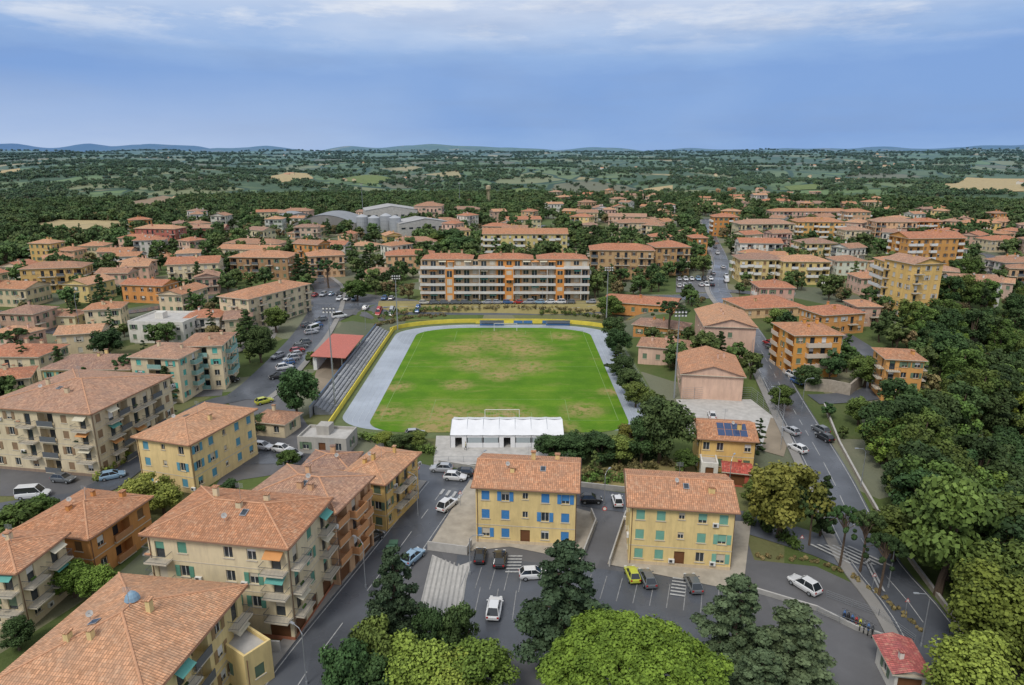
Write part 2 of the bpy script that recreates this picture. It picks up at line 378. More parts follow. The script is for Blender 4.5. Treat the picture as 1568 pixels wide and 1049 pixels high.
# ---------------------------------------------------------------- stadium
pc=(-2.7,175.0); hw,hl=27.2,42.0
def oval(a,bn,bf,n=10,rc=20):
    pts=[]
    x0,x1=pc[0]-a,pc[0]+a; y0,y1=pc[1]-bn,pc[1]+bf
    for cx,cy,r,t0 in ((x1-rc,y1-rc*.55,rc,0),(x0+rc,y1-rc*.55,rc,90),(x0+rc*.5,y0+rc*.35,rc*.5,180),(x1-rc*.5,y0+rc*.35,rc*.5,270)):
        for k in range(n+1):
            t=math.radians(t0+90*k/n)
            fy=.55 if t0<180 else .7
            pts.append(V((cx+r*math.cos(t),cy+r*math.sin(t)*fy,0)))
    return pts
area('infield_apron',None,.03,flat('apron_grass',(.12,.15,.06),.9,var=.3,scale=.5),wp=oval(36.5,48,49.5,rc=26),keep=False)
area('running_track',None,.05,TRACK,wp=oval(34.2,44,47.2,rc=25),keep=False)
area('football_pitch',None,.09,TURF,wp=oval(hw+.4,hl+3,hl+.7,rc=18),keep=False)
mb=MB(); TL_=flat('lane_line',(.5,.54,.58),.8)
for k in range(1,5):
    pts=oval(hw+.4+k*1.35,hl+3,hl+.7+k*.8,rc=18+k*1.4)
    for a,b_ in zip(pts,pts[1:]+pts[:1]):
        if min(a.y,b_.y)<pc[1]-hl+2: continue
        d=(b_-a).normalized(); r=V((d.y,-d.x,0))*.04; z=UP*.1
        mb.q([a-r+z,b_-r+z,b_+r+z,a+r+z],TL_)
mb.obj('track_lane_lines')
mb=MB(); LW=flat('pitch_line',(.22,.32,.11),.9,var=.3,scale=.4)
def pl(x0,y0,x1,y1,w=.11):
    a=V((pc[0]+x0,pc[1]+y0,.105)); b_=V((pc[0]+x1,pc[1]+y1,.105)); d=(b_-a).normalized(); r=V((d.y,-d.x,0))*w/2
    mb.q([a-r,b_-r,b_+r,a+r],LW)
W2,L2=25.5,38.5
for s in (-1,1):
    pl(-W2,s*L2,W2,s*L2); pl(s*W2,-L2,s*W2,L2)
    for a,d in ((15,13),(7,4.6)):
        pl(-a,s*(L2-d),a,s*(L2-d)); pl(-a,s*L2,-a,s*(L2-d)); pl(a,s*L2,a,s*(L2-d))
pl(-W2,0,W2,0)
for k in range(32):
    a,b_=[2*math.pi*(k+j)/32 for j in (0,1)]; pl(8*math.cos(a),8*math.sin(a),8*math.cos(b_),8*math.sin(b_))
mb.obj('pitch_lines')
NET=flat('goal_net',(.5,.52,.5),.9)
for s in (-1,1):
    mb=MB(); y=pc[1]+s*L2; x0,x1=pc[0]+.6-3.66,pc[0]+.6+3.66; z=.1
    A=[V((x0,y,z)),V((x0,y,z+2.44)),V((x1,y,z+2.44)),V((x1,y,z))]
    for a,b_ in zip(A,A[1:]): mb.tube([a,b_],[.07,.07],WHITE,6)
    for x in (x0,x1):
        mb.tube([V((x,y,z+2.44)),V((x,y+s*.9,z+2.4)),V((x,y+s*2,z))],[.03]*3,WHITE,5)
    for k in range(13):
        x=x0+(x1-x0)*k/12; mb.tube([V((x,y+s*.9,z+2.4)),V((x,y+s*2,z))],[.008]*2,NET,3,False)
    for k in range(5):
        t=k/4; mb.tube([V((x0,y+s*(.9+1.1*t),z+2.4*(1-t))),V((x1,y+s*(.9+1.1*t),z+2.4*(1-t)))],[.008]*2,NET,3,False)
    mb.obj('football_goal')
YEL=flat('yellow_wall_paint',(.70,.57,.08),.8,var=.25,scale=.5); BLUE=flat('blue_panel',(.06,.16,.34),.7,var=.25); RED=flat('red_sheet_roof',(.52,.17,.13),.6,var=.25)
def wall(name,P,h,t,mat,cap=None,world=False,seg=4):
    if not world: P=[G(*p) for p in P]
    mb=MB(); path=[]
    for a,b_ in zip(P,P[1:]):
        n=max(1,int((b_-a).length/seg))
        path+= [a.lerp(b_,k/n) for k in range(n)]
    path.append(P[-1])
    rows=[]
    for i,p in enumerate(path):
        d=(path[min(i+1,len(path)-1)]-path[max(i-1,0)]); d.z=0; d.normalize(); r=V((d.y,-d.x,0))*t/2
        g=Tz(p.x,p.y); b0=V((p.x,p.y,g-.3)); t0=V((p.x,p.y,g+h)); rows.append((b0-r,t0-r,t0+r,b0+r))
    for a,b_ in zip(rows,rows[1:]):
        mb.q([a[0],b_[0],b_[1],a[1]],mat); mb.q([a[2],b_[2],b_[3],a[3]],mat); mb.q([a[1],b_[1],b_[2],a[2]],cap or mat)
    mb.q(list(rows[0]),mat); mb.q(list(rows[-1]),mat)
    return mb.obj(name)
def fence(name,P,h=1.8,sp=2.5,mat=None,wires=4,world=False):
    mat=mat or GALV
    if not world: P=[G(*p) for p in P]
    mb=MB()
    for a,b_ in zip(P,P[1:]):
        n=max(1,int((b_-a).length/sp)); q=[]
        for k in range(n+1):
            p=a.lerp(b_,k/n); p.z=Tz(p.x,p.y); q.append(p)
            mb.tube([p,p+UP*h],[.035,.035],mat,5)
        for x,y in zip(q,q[1:]):
            for k in range(wires): z=UP*(h*(k+1)/wires-.03); mb.tube([x+z,y+z],[.02,.02],mat,4,False)
    return mb.obj(name)
XL=pc[0]-35.2
mb=MB(); y0,y1=140,212
TER=flat('terrace_concrete',(.25,.26,.28),.9,var=.3,scale=.6); TER2=flat('terrace_bench',(.33,.34,.35),.9,var=.25,scale=.6)
for k in range(5):
    mb.box(V((XL-1.4-(k+1)*.8,y0,-.2)),V((.8,0,0)),V((0,y1-y0,0)),UP*(.55+.42*k),TER)
    mb.box(V((XL-1.2-(k+1)*.8,y0+.5,.36+.42*k)),V((.3,0,0)),V((0,y1-y0-1,0)),UP*.06,TER2)
for k in range(8):
    for j in range(5): mb.box(V((XL-1.4-(j+1)*.8+.01,y0+4+k*8.6,.36+.42*j)),V((.78,0,0)),V((0,1.0,0)),UP*.12,TER2)
mb.obj('spectator_terrace')
wall('yellow_perimeter_wall',[V((XL-.4,132,0)),V((XL-.4,213,0))],1.3,.25,YEL,world=True)
wall('grey_perimeter_wall',[V((XL-5.8,138,0)),V((XL-5.8,213,0))],2.6,.15,TER,cap=BLUE,world=True)
ov=[q for q in oval(36.8,47,50.2,rc=27) if q.y>212]; ov.sort(key=lambda q:q.x)
wall('yellow_perimeter_wall',ov,1.3,.25,YEL,world=True,seg=3)
fence('pitch_fence',[V((pc[0]+35.2,y,0)) for y in (140,175,212)],1.2,world=True,wires=2)
mb=MB()
for k in range(10):
    x=pc[0]-8+k*3.2; mb.cbox((x,pc[1]+47.5,.35),3.0,.08,1.0,BLUE if k%3 else YEL)
    for s in (-1.3,1.3): mb.cbox((x+s,pc[1]+47.6,0.05),.08,.08,1.3,GALV)
mb.obj('advertising_boards')
for x in (-8,14):
    mb=MB()
    for k in range(6):
        a,b_=math.radians(15*k),math.radians(15*(k+1))
        f=lambda t,xx:V((pc[0]+x+xx,pc[1]+45.6+1.6*math.sin(t)-1.0,.1+2*math.cos(t)))
        mb.q([f(a,0),f(b_,0),f(b_,8),f(a,8)],GALV)
    mb.box(V((pc[0]+x,pc[1]+45.8,.1)),V((8,0,0)),V((0,.4,0)),UP*.45,BLUE); mb.obj('team_dugout')
mb=MB(); gx,gy=XL-6.4,170
for yy in (0,7,14,21):
    for xx in (0,-6.5): mb.tube([V((gx+xx,gy+yy,0)),V((gx+xx,gy+yy,4.2+xx*-.06))],[.12,.12],GALV,6)
mb.box(V((gx+1.2,gy-1,4.15)),V((-9,0,.55)),V((0,23,0)),UP*.12,RED)
for k in range(23): mb.box(V((gx+1.2,gy-1+k,4.28)),V((-9,0,.55)),V((0,.12,0)),UP*.05,RED)
mb.box(V((gx-7.5,gy,0)),V((1,0,0)),V((0,21,0)),UP*4,WHITE)
mb.obj('grandstand')
def mast(p,h,n=6,name='floodlight_mast',r0=.22):
    mb=MB(); mb.tube([p-UP*.2,p+UP*h],[r0,r0*.45],GALV,10); c=p+UP*h
    mb.box(c+V((-1.3,-.12,-.3)),V((2.6,0,0)),V((0,.12,0)),UP*.12,GALV); mb.box(c+V((-1.3,-.12,.5)),V((2.6,0,0)),V((0,.12,0)),UP*.12,GALV)
    for r in range(2):
        for k in range(n//2+1):
            q=c+V((-1.15+k*.75,-.4,-.3+.8*r)); mb.box(q,V((.5,0,0)),V((0,.3,.1)),UP*.42,DARK); mb.box(q+V((.05,-.02,.04)),V((.4,0,0)),V((0,.01,0)),UP*.34,WHITE)
    for k in range(int(h/1.5)): mb.box(p+V((.2,0,1+k*1.5)),V((.25,0,0)),V((0,.04,0)),UP*.04,GALV)
    mb.obj(name)
mast(G(513,622),22); mast(G(609,505),17); mast(G(928,500),19); mast(G(1032,610),20)
mast(G(704,320),24,4,'telecom_mast'); mast(G(556,330),26,4,'telecom_mast')
def marquee():
    mb=MB(); A=G(690,686); B=G(863,686); w=(B.x-A.x); d=9; he,hr=2.7,4.1; o=V((A.x,A.y,.1)); TW=flat('white_pvc',(.74,.74,.75),.5,var=.1,scale=.6); n=7
    CP=flat('clear_pvc',(.35,.4,.42),.2)
    for k in range(n):
        x0,x1=w*k/n,w*(k+1)/n; xm=(x0+x1)/2
        P=lambda x,y,z:o+V((x,y,z))
        sag=.16
        for (ya,yb,za,zb) in ((-.25,d/2,he,hr),(d/2,d+.25,hr,he)):
            mb.q([P(x0,ya,za),P(xm,ya,za-sag*.3),P(xm,yb,zb-sag),P(x0,yb,zb)],TW); mb.q([P(xm,ya,za-sag*.3),P(x1,ya,za),P(x1,yb,zb),P(xm,yb,zb-sag)],TW)
        mb.q([P(x0,d,0),P(x1,d,0),P(x1,d,he),P(x0,d,he)],TW)
        if k in (0,3,6):
            mb.q([P(x0,0,0),P(x0+.9,0,0),P(x0+.9,0,he),P(x0,0,he)],TW); mb.q([P(x1-.9,0,0),P(x1,0,0),P(x1,0,he),P(x1-.9,0,he)],TW)
            mb.q([P(x0+.9,0,2.1),P(x1-.9,0,2.1),P(x1-.9,0,he),P(x0+.9,0,he)],TW)
        else:
            mb.q([P(x0,0,0),P(x1,0,0),P(x1,0,1.0),P(x0,0,1.0)],TW); mb.q([P(x0+.2,0.01,1.0),P(x1-.2,.01,1.0),P(x1-.2,.01,2.1),P(x0+.2,.01,2.1)],CP)
            mb.q([P(x0,0,2.1),P(x1,0,2.1),P(x1,0,he),P(x0,0,he)],TW)
        mb.tube([P(x0,0,0),P(x0,0,he),P(x0,d/2,hr),P(x0,d,he),P(x0,d,0)],[.06]*5,GALV,6)
    for x in (0,w): mb.q([o+V((x,0,0)),o+V((x,d,0)),o+V((x,d,he)),o+V((x,d/2,hr)),o+V((x,0,he))],TW)
    mb.obj('white_marquee')
marquee()
area('marquee_pad',[(664,712),(668,668),(868,668),(872,712)],.11,CONCL)
fence('terrace_fence',[(664,708),(870,708)],1.2)
# ---------------------------------------------------------------- buildings
OCC=[]
AWN=[flat('green_awning',(.12,.35,.3),.8),flat('orange_awning',(.6,.28,.1),.8),flat('cream_awning',(.6,.55,.42),.8)]
def bars(mb,a,b_,h,near,mat):
    d=b_-a; L=d.length
    mb.tube([a+UP*h,b_+UP*h],[.03,.03],mat,4,False); mb.tube([a+UP*.1,b_+UP*.1],[.02,.02],mat,4,False)
    n=max(2,int(L/(.16 if near else .45)))
    for k in range(n+1):
        p=a+d*k/n; t=d.normalized()*(.012 if near else .025); mb.q([p-t,p+t,p+t+UP*h,p-t+UP*h],mat)
def dish(mb,p,r=.34):
    mb.tube([p,p+UP*.9],[.025,.02],GALV,4); c=p+UP*.9; ax=V((.35,-.75,.55)).normalized(); x=ax.orthogonal().normalized(); y=ax.cross(x)
    R_=[c+(x*math.cos(2*math.pi*k/10)+y*math.sin(2*math.pi*k/10))*r+ax*.1 for k in range(10)]
    for k in range(10): mb.q([c,R_[k],R_[(k+1)%10]],CONCL)
    mb.tube([c,c+ax*.4],[.015,.03],DARK,4)
def facade(mb,o,u,n,w,h,ops,wm,near,shm,balm,rnd):
    P=lambda x,y,z:o+u*x+n*y+UP*z
    X=sorted({0.,w}|{q for p in ops for q in p[:2]}); Z=sorted({0.,h}|{q for p in ops for q in p[2:4]})
    for a,b_ in zip(X,X[1:]):
        for c,d in zip(Z,Z[1:]):
            cx,cz=(a+b_)/2,(c+d)/2
            if any(p[0]<cx<p[1] and p[2]<cz<p[3] for p in ops): continue
            mb.q([P(a,0,c),P(b_,0,c),P(b_,0,d),P(a,0,d)],wm)
    for x0,x1,z0,z1,kd in ops:
        dp={'l':1.4,'c':.07}.get(kd,.2)
        C=[(x0,z0),(x1,z0),(x1,z1),(x0,z1)]
        for (a,c),(b_,d) in zip(C,C[1:]+C[:1]): mb.q([P(a,0,c),P(b_,0,d),P(b_,-dp,d),P(a,-dp,c)],wm)
        back={'c':shm,'l':wm,'d':WOOD}.get(kd,GLASS)
        mb.q([P(x0,-dp,z0),P(x1,-dp,z0),P(x1,-dp,z1),P(x0,-dp,z1)],back)
        if kd in 'wob' and rnd.random()<.45:
            zz=z1-(z1-z0)*rnd.uniform(.25,.8); mb.q([P(x0+.03,-dp+.06,zz),P(x1-.03,-dp+.06,zz),P(x1-.03,-dp+.06,z1),P(x0+.03,-dp+.06,z1)],rnd.choice([SILL,WHITE,shm]))
        if kd=='l':
            xa=x0+(x1-x0)*.2; xb=x0+(x1-x0)*.75
            mb.q([P(xa,-dp+.02,z0),P(xb,-dp+.02,z0),P(xb,-dp+.02,z0+2.1),P(xa,-dp+.02,z0+2.1)],GLASS)
            mb.box(P(x0-.05,-.05,z0-.12),u*(x1-x0+.1),n*.45,UP*.16,SILL); mb.box(P(x0-.05,.3,z0+.04),u*(x1-x0+.1),n*.1,UP*.95,balm)
        if kd in 'wo':
            fr=WHITE; t=.06
            mb.box(P((x0+x1)/2-t/2,-dp+.01,z0),u*t,n*.04,UP*(z1-z0),fr)
            if near:
                mb.box(P(x0,-dp+.01,z0),u*t,n*.04,UP*(z1-z0),fr); mb.box(P(x1-t,-dp+.01,z0),u*t,n*.04,UP*(z1-z0),fr)
                mb.box(P(x0+t,-dp+.01,z1-t),u*(x1-x0-2*t),n*.04,UP*t,fr)
        if kd=='o':
            sw=(x1-x0)/2
            for xa in (x0-sw-.02,x1+.02):
                mb.box(P(xa,.02,z0),u*sw,n*.05,UP*(z1-z0),shm)
                if near:
                    for k in range(7): mb.box(P(xa+.06,.07,z0+.1+k*(z1-z0-.2)/7),u*(sw-.12),n*.02,UP*.07,shm)
        if kd in 'wocp' and z1-z0<1.9: mb.box(P(x0-.12,-.02,z0-.09),u*(x1-x0+.24),n*.14,UP*.088,SILL)
        if kd=='c' and near:
            for k in range(10): mb.box(P(x0+.04,-.068,z0+.05+k*(z1-z0-.1)/10),u*(x1-x0-.08),n*.03,UP*.05,shm)
        if kd in 'woc' and near and rnd.random()<.14:
            mb.box(P(x1+.75,.03,z0-.3),u*.8,n*.3,UP*.55,WHITE); mb.box(P(x1+.85,.33,z0-.22),u*.42,n*.01,UP*.4,DARK)
        if kd=='b':
            bx0,bx1=x0-.9,x1+.9
            bx0=max(bx0,.05); bx1=min(bx1,w-.05)
            mb.box(P(bx0,-.02,z0-.2),u*(bx1-bx0),n*1.25,UP*.18,SILL)
            if balm is RAIL:
                a,b_,c,d=P(bx0,0,z0),P(bx0,1.2,z0),P(bx1,1.2,z0),P(bx1,0,z0)
                bars(mb,a,b_,1.0,near,balm); bars(mb,b_,c,1.0,near,balm); bars(mb,c,d,1.0,near,balm)
            else:
                mb.box(P(bx0,1.13,z0-.02),u*(bx1-bx0),n*.1,UP*1.0,balm)
                mb.box(P(bx0,.0,z0-.02),u*.1,n*1.13,UP*1.0,balm); mb.box(P(bx1-.1,.0,z0-.02),u*.1,n*1.13,UP*1.0,balm)
            if near and rnd.random()<.3:
                mb.box(P(x0-.5,.05,z1+.25),u*(x1-x0+1),n*1.0-UP*.55,UP*.04,rnd.choice(AWN))
            if rnd.random()<.4:
                q=P(bx0+.25,.95,z0+.9); mb.box(q,u*.7,n*.2,UP*.28,rnd.choice([F_BROAD,F_LITE,RIDGE]))
def mkops(w,h,floors,pat,ground,rnd,closed=.4,z00=.3):
    fh=(h-z00)/floors; ops=[]
    for f in range(floors):
        zf=z00+f*fh; p=pat
        if f==0 and ground is not None: p=ground
        if not p: continue
        cw=w/len(p)
        for k,ch in enumerate(p):
            c=cw*(k+.5)
            if ch=='n': continue
            ww=min(1.15,cw*.5); sh=ww*.5 if 4*ww*.5+.1<cw else 0
            if ch=='w':
                kd='c' if rnd.random()<closed else ('o' if sh and rnd.random()<.6 else 'w')
                ops.append((c-ww/2,c+ww/2,zf+fh*.31,zf+fh*.31+min(1.45,fh*.5),kd))
            elif ch=='k': ops.append((c-.4,c+.4,zf+fh*.45,zf+fh*.45+1.0,'w'))
            elif ch=='D': ops.append((c-.7,c+.7,zf+.02,zf+2.3,'d'))
            elif ch=='g': ops.append((c-min(1.3,cw*.4),c+min(1.3,cw*.4),zf+.02,zf+min(2.4,fh*.8),'d'))
            elif ch=='b':
                if f==0: ops.append((c-ww/2,c+ww/2,zf+fh*.31,zf+fh*.31+1.4,'w'))
                else: ops.append((c-.6,c+.6,zf+.02,zf+2.2,'b'))
            elif ch=='l': lw=cw*.42; ops.append((c-lw,c+lw,zf+.15,zf+min(2.5,fh-.35),'l'))
    return ops
def roof(mb,o,u,v,w,d,h,kind,pitch,ovh,rm,wm,near):
    if kind=='flat':
        P=lambda x,y,z:o+u*x+v*y+UP*z
        t=.25
        mb.box(P(0,0,h),u*w,v*t,UP*.5,wm); mb.box(P(0,d-t,h),u*w,v*t,UP*.5,wm)
        mb.box(P(0,t,h),u*t,v*(d-2*t),UP*.5,wm); mb.box(P(w-t,t,h),u*t,v*(d-2*t),UP*.5,wm)
        mb.q([P(t,t,h),P(w-t,t,h),P(w-t,d-t,h),P(t,d-t,h)],rm)
        if w>6: mb.box(P(w*.3,d*.4,h+.01),u*2.5,v*2.5,UP*1.8,wm)
        return
    if w>=d: P=lambda a,b_,z:o+u*a+v*b_+UP*z; L,W=w,d
    else: P=lambda a,b_,z:o+u*b_+v*a+UP*z; L,W=d,w
    t=.18; hf=W/2+ovh; rise=hf*pitch; z0=h+t; z1=z0+rise
    a0,a1,b0,b1=-ovh,L+ovh,-ovh,W+ovh; m=W/2
    ra,rb=(a0+hf,a1-hf) if kind=='hip' else (a0,a1)
    if ra>rb: ra=rb=(a0+a1)/2
    R0,R1=P(ra,m,z1),P(rb,m,z1)
    mb.q([P(a0,b0,z0),P(a1,b0,z0),R1,R0],rm); mb.q([P(a1,b1,z0),P(a0,b1,z0),R0,R1],rm)
    if kind=='hip':
        mb.q([P(a0,b1,z0),P(a0,b0,z0),R0],rm); mb.q([P(a1,b0,z0),P(a1,b1,z0),R1],rm)
    else:
        for a in (0,L): mb.q([P(a,0,h),P(a,W,h),P(a,W,z0+ovh*pitch-.02),P(a,m,z1-.03),P(a,0,z0+ovh*pitch-.02)],wm)
    mb.q([P(a0,b0,h),P(a1,b0,h),P(a1,b1,h),P(a0,b1,h)],SILL)
    E=[P(a0,b0,h),P(a1,b0,h),P(a1,b1,h),P(a0,b1,h)]
    for i in range(4):
        a,b_=E[i],E[(i+1)%4]
        mb.q([a,b_,b_+UP*t,a+UP*t],SILL if not near else RIDGE)
    if near:
        r=.12; mb.tube([R0,R1],[r,r],RIDGE,6)
        if kind=='hip':
            for c,Rr in ((P(a0,b0,z0),R0),(P(a0,b1,z0),R0),(P(a1,b0,z0),R1),(P(a1,b1,z0),R1)): mb.tube([c,Rr],[r,r],RIDGE,6)
        for i in range(4):
            a,b_=E[i]+UP*.02,E[(i+1)%4]+UP*.02; c=(E[0]+E[2])/2; nn=((a+b_)/2-c); nn.z=0; nn.normalize()
            if abs((b_-a).normalized().dot(nn))<.2: mb.tube([a+nn*.08,b_+nn*.08],[.07,.07],COPPER,5)
    nch=random.choice([1,2,2,3]) if L>8 else 1
    if near and L>12: nch+=1
    U_=P(1,0,0)-P(0,0,0); W_=P(0,1,0)-P(0,0,0)
    for k in range(nch):
        a=L*random.uniform(.2,.8); b_=W*random.choice([.25,.4,.62,.75]); zz=z1-abs(b_-m)*pitch
        if kind=='hip': zz=min(zz,z0+min(a-a0,a1-a)*pitch)
        s=random.uniform(.45,.75); ch=random.uniform(.6,1.1)
        mb.box(P(a,b_,zz-.4),U_*s,W_*s*.8,UP*(ch+.4),wm)
        mb.box(P(a-.1,b_-.1,zz+ch+.15),U_*(s+.2),W_*(s*.8+.2),UP*.1,rm)
        for q in ((.05,.05),(s-.15,.05),(.05,s*.8-.15),(s-.15,s*.8-.15)):
            mb.box(P(a+q[0],b_+q[1],zz+ch),U_*.1,W_*.1,UP*.15,wm)
    if near:
        a=P(L*.5,m+.3,z1-.2); mb.tube([a,a+UP*2.6],[.03,.02],GALV,4)
        for k in range(5): mb.box(a+UP*(1.9+.13*k)-u*.5,u*1.0,v*.02,UP*.02,GALV)
        a=L*random.uniform(.25,.75); b_=W*random.uniform(.2,.5); dish(mb,P(a,b_,z1-abs(b_-m)*pitch-.1))
        if L>11:
            a=L*random.uniform(.3,.7); b_=W*.3; s_=(P(0,1,pitch)-P(0,0,0)); zz=z1-abs(b_-m)*pitch
            mb.box(P(a,b_,zz+.06),U_*.8,s_*1.0,UP*.08,GALV); mb.box(P(a+.08,b_+.08,zz+.17),U_*.64,s_*.84,UP*.01,GLASS)
CR=(.68,.57,.38);YE=(.72,.49,.18);YE2=(.77,.59,.27);PE=(.68,.43,.25);OR=(.62,.29,.10);WH=(.70,.67,.60);PI=(.67,.46,.35);BR=(.46,.27,.15)
R1=(.52,.24,.125);R2=(.57,.275,.15);R3=(.44,.23,.14);R4=(.52,.21,.115);R5=(.38,.22,.155);R6=(.60,.315,.175);R7=(.48,.27,.175)
def jit(c,rnd,a=.13):
    k=1+rnd.uniform(-a,a); return tuple(round(min(.8,x*k*(1+rnd.uniform(-.04,.04))),2) for x in c)
def bld(name,p0,p1,d,h,floors,wall,kind='hip',rc=R1,front=None,side=None,ground=None,sgr=None,shut=(.14,.2,.13),bal=None,pitch=.3,ovh=.55,near=False,closed=.4,seed=None,basec=None):
    rnd=random.Random(seed if seed is not None else int(p0.x*13+p0.y*7))
    p0=V((p0.x,p0.y,0)); p1=V((p1.x,p1.y,0)); u=(p1-p0).normalized(); w=(p1-p0).length; v=V((-u.y,u.x,0))
    if d<0: p0=p0+v*d; p1=p1+v*d; d=-d
    zc=[Tz(*(q.xy)) for q in (p0,p1,p0+v*d,p1+v*d)]; zt=Tz(p0.x,p0.y); zb=min(zc)-.2; ex=zt-zb
    o=V((p0.x,p0.y,zb)); H=h+ex
    wm=wallm(wall); rm=roofm(rc) if kind!='flat' else CONCL
    shm=flat('shutter_%d_%d_%d'%tuple(int(c*99) for c in shut),shut,.6); balm=bal or RAIL
    def dp(L,apt):
        n=max(1,round(L/3.1)); s=''
        for k in range(n): s+= rnd.choice('wwwwb' if not apt else 'bwlwb')
        return s
    apt=floors>=3
    front=front or dp(w,apt); side=side or dp(d,apt)
    mb=MB()
    for (oo,uu,nn,ww,pt,gr) in ((o,u,-v,w,front,ground),(o+u*w,v,u,d,side,sgr if sgr is not None else None),(o+u*w+v*d,-u,v,w,dp(w,apt),None),(o+v*d,-v,-u,d,side[::-1],None)):
        facade(mb,oo,uu,nn,ww,H,mkops(ww,H,floors,pt,gr,rnd,closed,ex+.15),wm,near,shm,balm,rnd)
    if near:
        fh=(H-ex-.15)/floors
        for f in range(1,floors):
            zz=ex+.15+f*fh-.16
            for (oo,uu,nn,ww) in ((o,u,-v,w),(o+u*w,v,u,d)):
                if floors>3 or f==1: mb.box(oo+uu*.02+nn*.004+UP*zz,uu*(ww-.04),nn*.035,UP*.11,SILL)
        for (oo,uu,nn) in ((o,u,-v),(o+u*w,v,u)):
            mb.tube([oo+uu*.25+nn*.08+UP*.1,oo+uu*.25+nn*.08+UP*(H-.1)],[.05,.05],COPPER,6)
    if basec:
        bmat=wallm(basec)
        for (oo,uu,nn,ww) in ((o,u,-v,w),(o+u*w,v,u,d),(o+v*d,-v,-u,d)):
            mb.box(oo+nn*.003,uu*ww,nn*.04,UP*(ex+.6),bmat)
    roof(mb,o,u,v,w,d,H,kind,pitch,ovh,rm,wm,near)
    OCC.append((p0,u,v,w,d)); return mb.obj(name)
def be(name,A,B,h,d,floors,wall,**k): return bld(name,G(*A,h),G(*B,h),d,h,floors,wall,**k)
BG=(.07,.24,.5);GR=(.2,.42,.33);TE=(.1,.42,.36)
be('yellow_apartment_house',(728,745),(882,753),9,10.5,3,YE2,kind='gable',rc=R2,front='wwkww',ground='wwDww',side='ww',shut=BG,near=True,closed=.6,seed=3,basec=(.62,.5,.34))
be('yellow_apartment_house',(966,774),(1126,784),9,10.5,3,YE2,kind='gable',rc=R2,front='wwkww',ground='wwDww',side='ww',shut=GR,near=True,closed=.55,seed=5,basec=(.62,.5,.34))
be('yellow_apartment_house',(184,884),(368,901),9,-16,3,(.76,.61,.30),rc=R6,front='wbw',side='wblwb',shut=(.3,.2,.1),near=True,seed=8,pitch=.33)
be('corner_apartment_building',(224,817),(438,838),12.5,11,4,(.72,.61,.40),rc=R1,front='bwnwwb',ground='nnnng',side='bwb',sgr='gDg',shut=(.12,.3,.22),near=True,seed=11,basec=(.4,.16,.09))
be('balcony_apartment_building',(376,764),(512,784),11,10,4,PE,rc=R7,front='bwbw',side='lbl',sgr='gDg',shut=(.14,.2,.1),bal=flat('orange_parapet',(.55,.27,.12),.8),near=True,seed=13)
be('yellow_town_house',(522,730),(588,741),8,11,3,YE,rc=R6,front='wbw',side='wbbw',near=True,seed=17)
be('small_town_house',(465,716),(532,719),6,6,2,PE,rc=R5,front='www',side='ww',near=True,seed=18)
be('orange_villa',(30,810),(135,824),6.5,11,2,OR,rc=R1,front='wlw',side='wlw',shut=(.2,.12,.06),near=True,seed=19,bal=flat('villa_parapet',(.45,.22,.1),.8))
be('balcony_apartment_building',(-70,872),(24,876),8,8,3,CR,rc=R2,front='bwb',side='bb',near=True,seed=21)
be('yellow_apartment_block',(208,669),(289,681),9,16.5,3,(.80,.60,.29),kind='hip',rc=R6,front='wkw',side='wwkww',shut=(.12,.32,.42),near=True,seed=23,pitch=.28)
be('cream_apartment_block',(-30,622),(138,634),12,21,4,CR,rc=R7,front='wwblwb',side='wblbblw',shut=(.3,.2,.12),near=True,seed=29,pitch=.2,basec=(.3,.22,.16))
be('teal_balcony_apartments',(199,547),(272,550),10.5,12,4,CR,rc=R7,front='wlw',side='wbw',shut=TE,bal=flat('teal_parapet',(.25,.42,.38),.7,var=.2),seed=31,pitch=.22)
be('teal_balcony_apartments',(276,531),(338,529),11,12,4,CR,rc=R3,front='wlw',side='wbbw',shut=TE,bal=flat('teal_parapet',(.25,.42,.38),.7),seed=33,pitch=.22)
be('cream_apartment_block',(335,454),(380,460),10,28,4,CR,rc=R2,front='wbw',side='wbwwbwwb',seed=35)
be('yellow_house',(64,566),(198,566),6,12,2,YE2,rc=R5,shut=GR,seed=36)
be('cream_house',(-40,546),(58,547),6,11,2,CR,rc=R4,seed=37)
be('cream_house',(-40,588),(44,578),6,9,2,CR,rc=R4,seed=38)
be('white_flat_roof_house',(195,494),(280,496),6,14,2,WH,kind='flat',seed=39)
be('white_flat_roof_house',(282,488),(335,486),5.5,10,2,WH,kind='hip',rc=R4,seed=40)
be('yellow_annex',(374,1012),(415,985),4.5,7,1,YE2,kind='flat',front='w',side='w',near=True,seed=41)
be('yellow_solar_house',(1072,671),(1157,676),6.3,9,2,YE,kind='gable',rc=R1,front='wwnw',side='wn',near=True,seed=42)
be('pink_sports_hall',(1045,573),(1139,577),6,17,1,PI,kind='gable',rc=R2,front='nnn',side='nwwwn',seed=43)
be('pink_gymnasium',(1080,500),(1158,503),8.5,21,2,PI,kind='gable',rc=R6,front='nwn',side='nwwn',seed=44)
be('pink_clubhouse',(978,530),(1060,531),5,9,1,PI,rc=R3,front='wwww',side='ww',seed=45)
be('orange_clubhouse',(970,497),(1048,494),4,9,1,OR,rc=R5,front='wwww',side='ww',seed=46)
be('orange_apartment_tower',(1218,514),(1290,513),11,13,4,(.70,.34,.09),rc=R1,front='wbbw',side='lwl',bal=flat('pale_parapet',(.6,.5,.4),.8),seed=47,pitch=.25)
be('orange_apartment_tower',(1358,550),(1416,553),10,9,4,(.70,.36,.12),rc=R1,front='bww',side='bw',seed=48,pitch=.25)
be('field_shed',(1074,712),(1100,714),2.8,4,1,WH,kind='flat',front='D',side='n',seed=49)
be('changing_room_hut',(455,672),(530,676),3.0,6,1,(.42,.40,.36),kind='flat',front='wDw',side='w',seed=50)
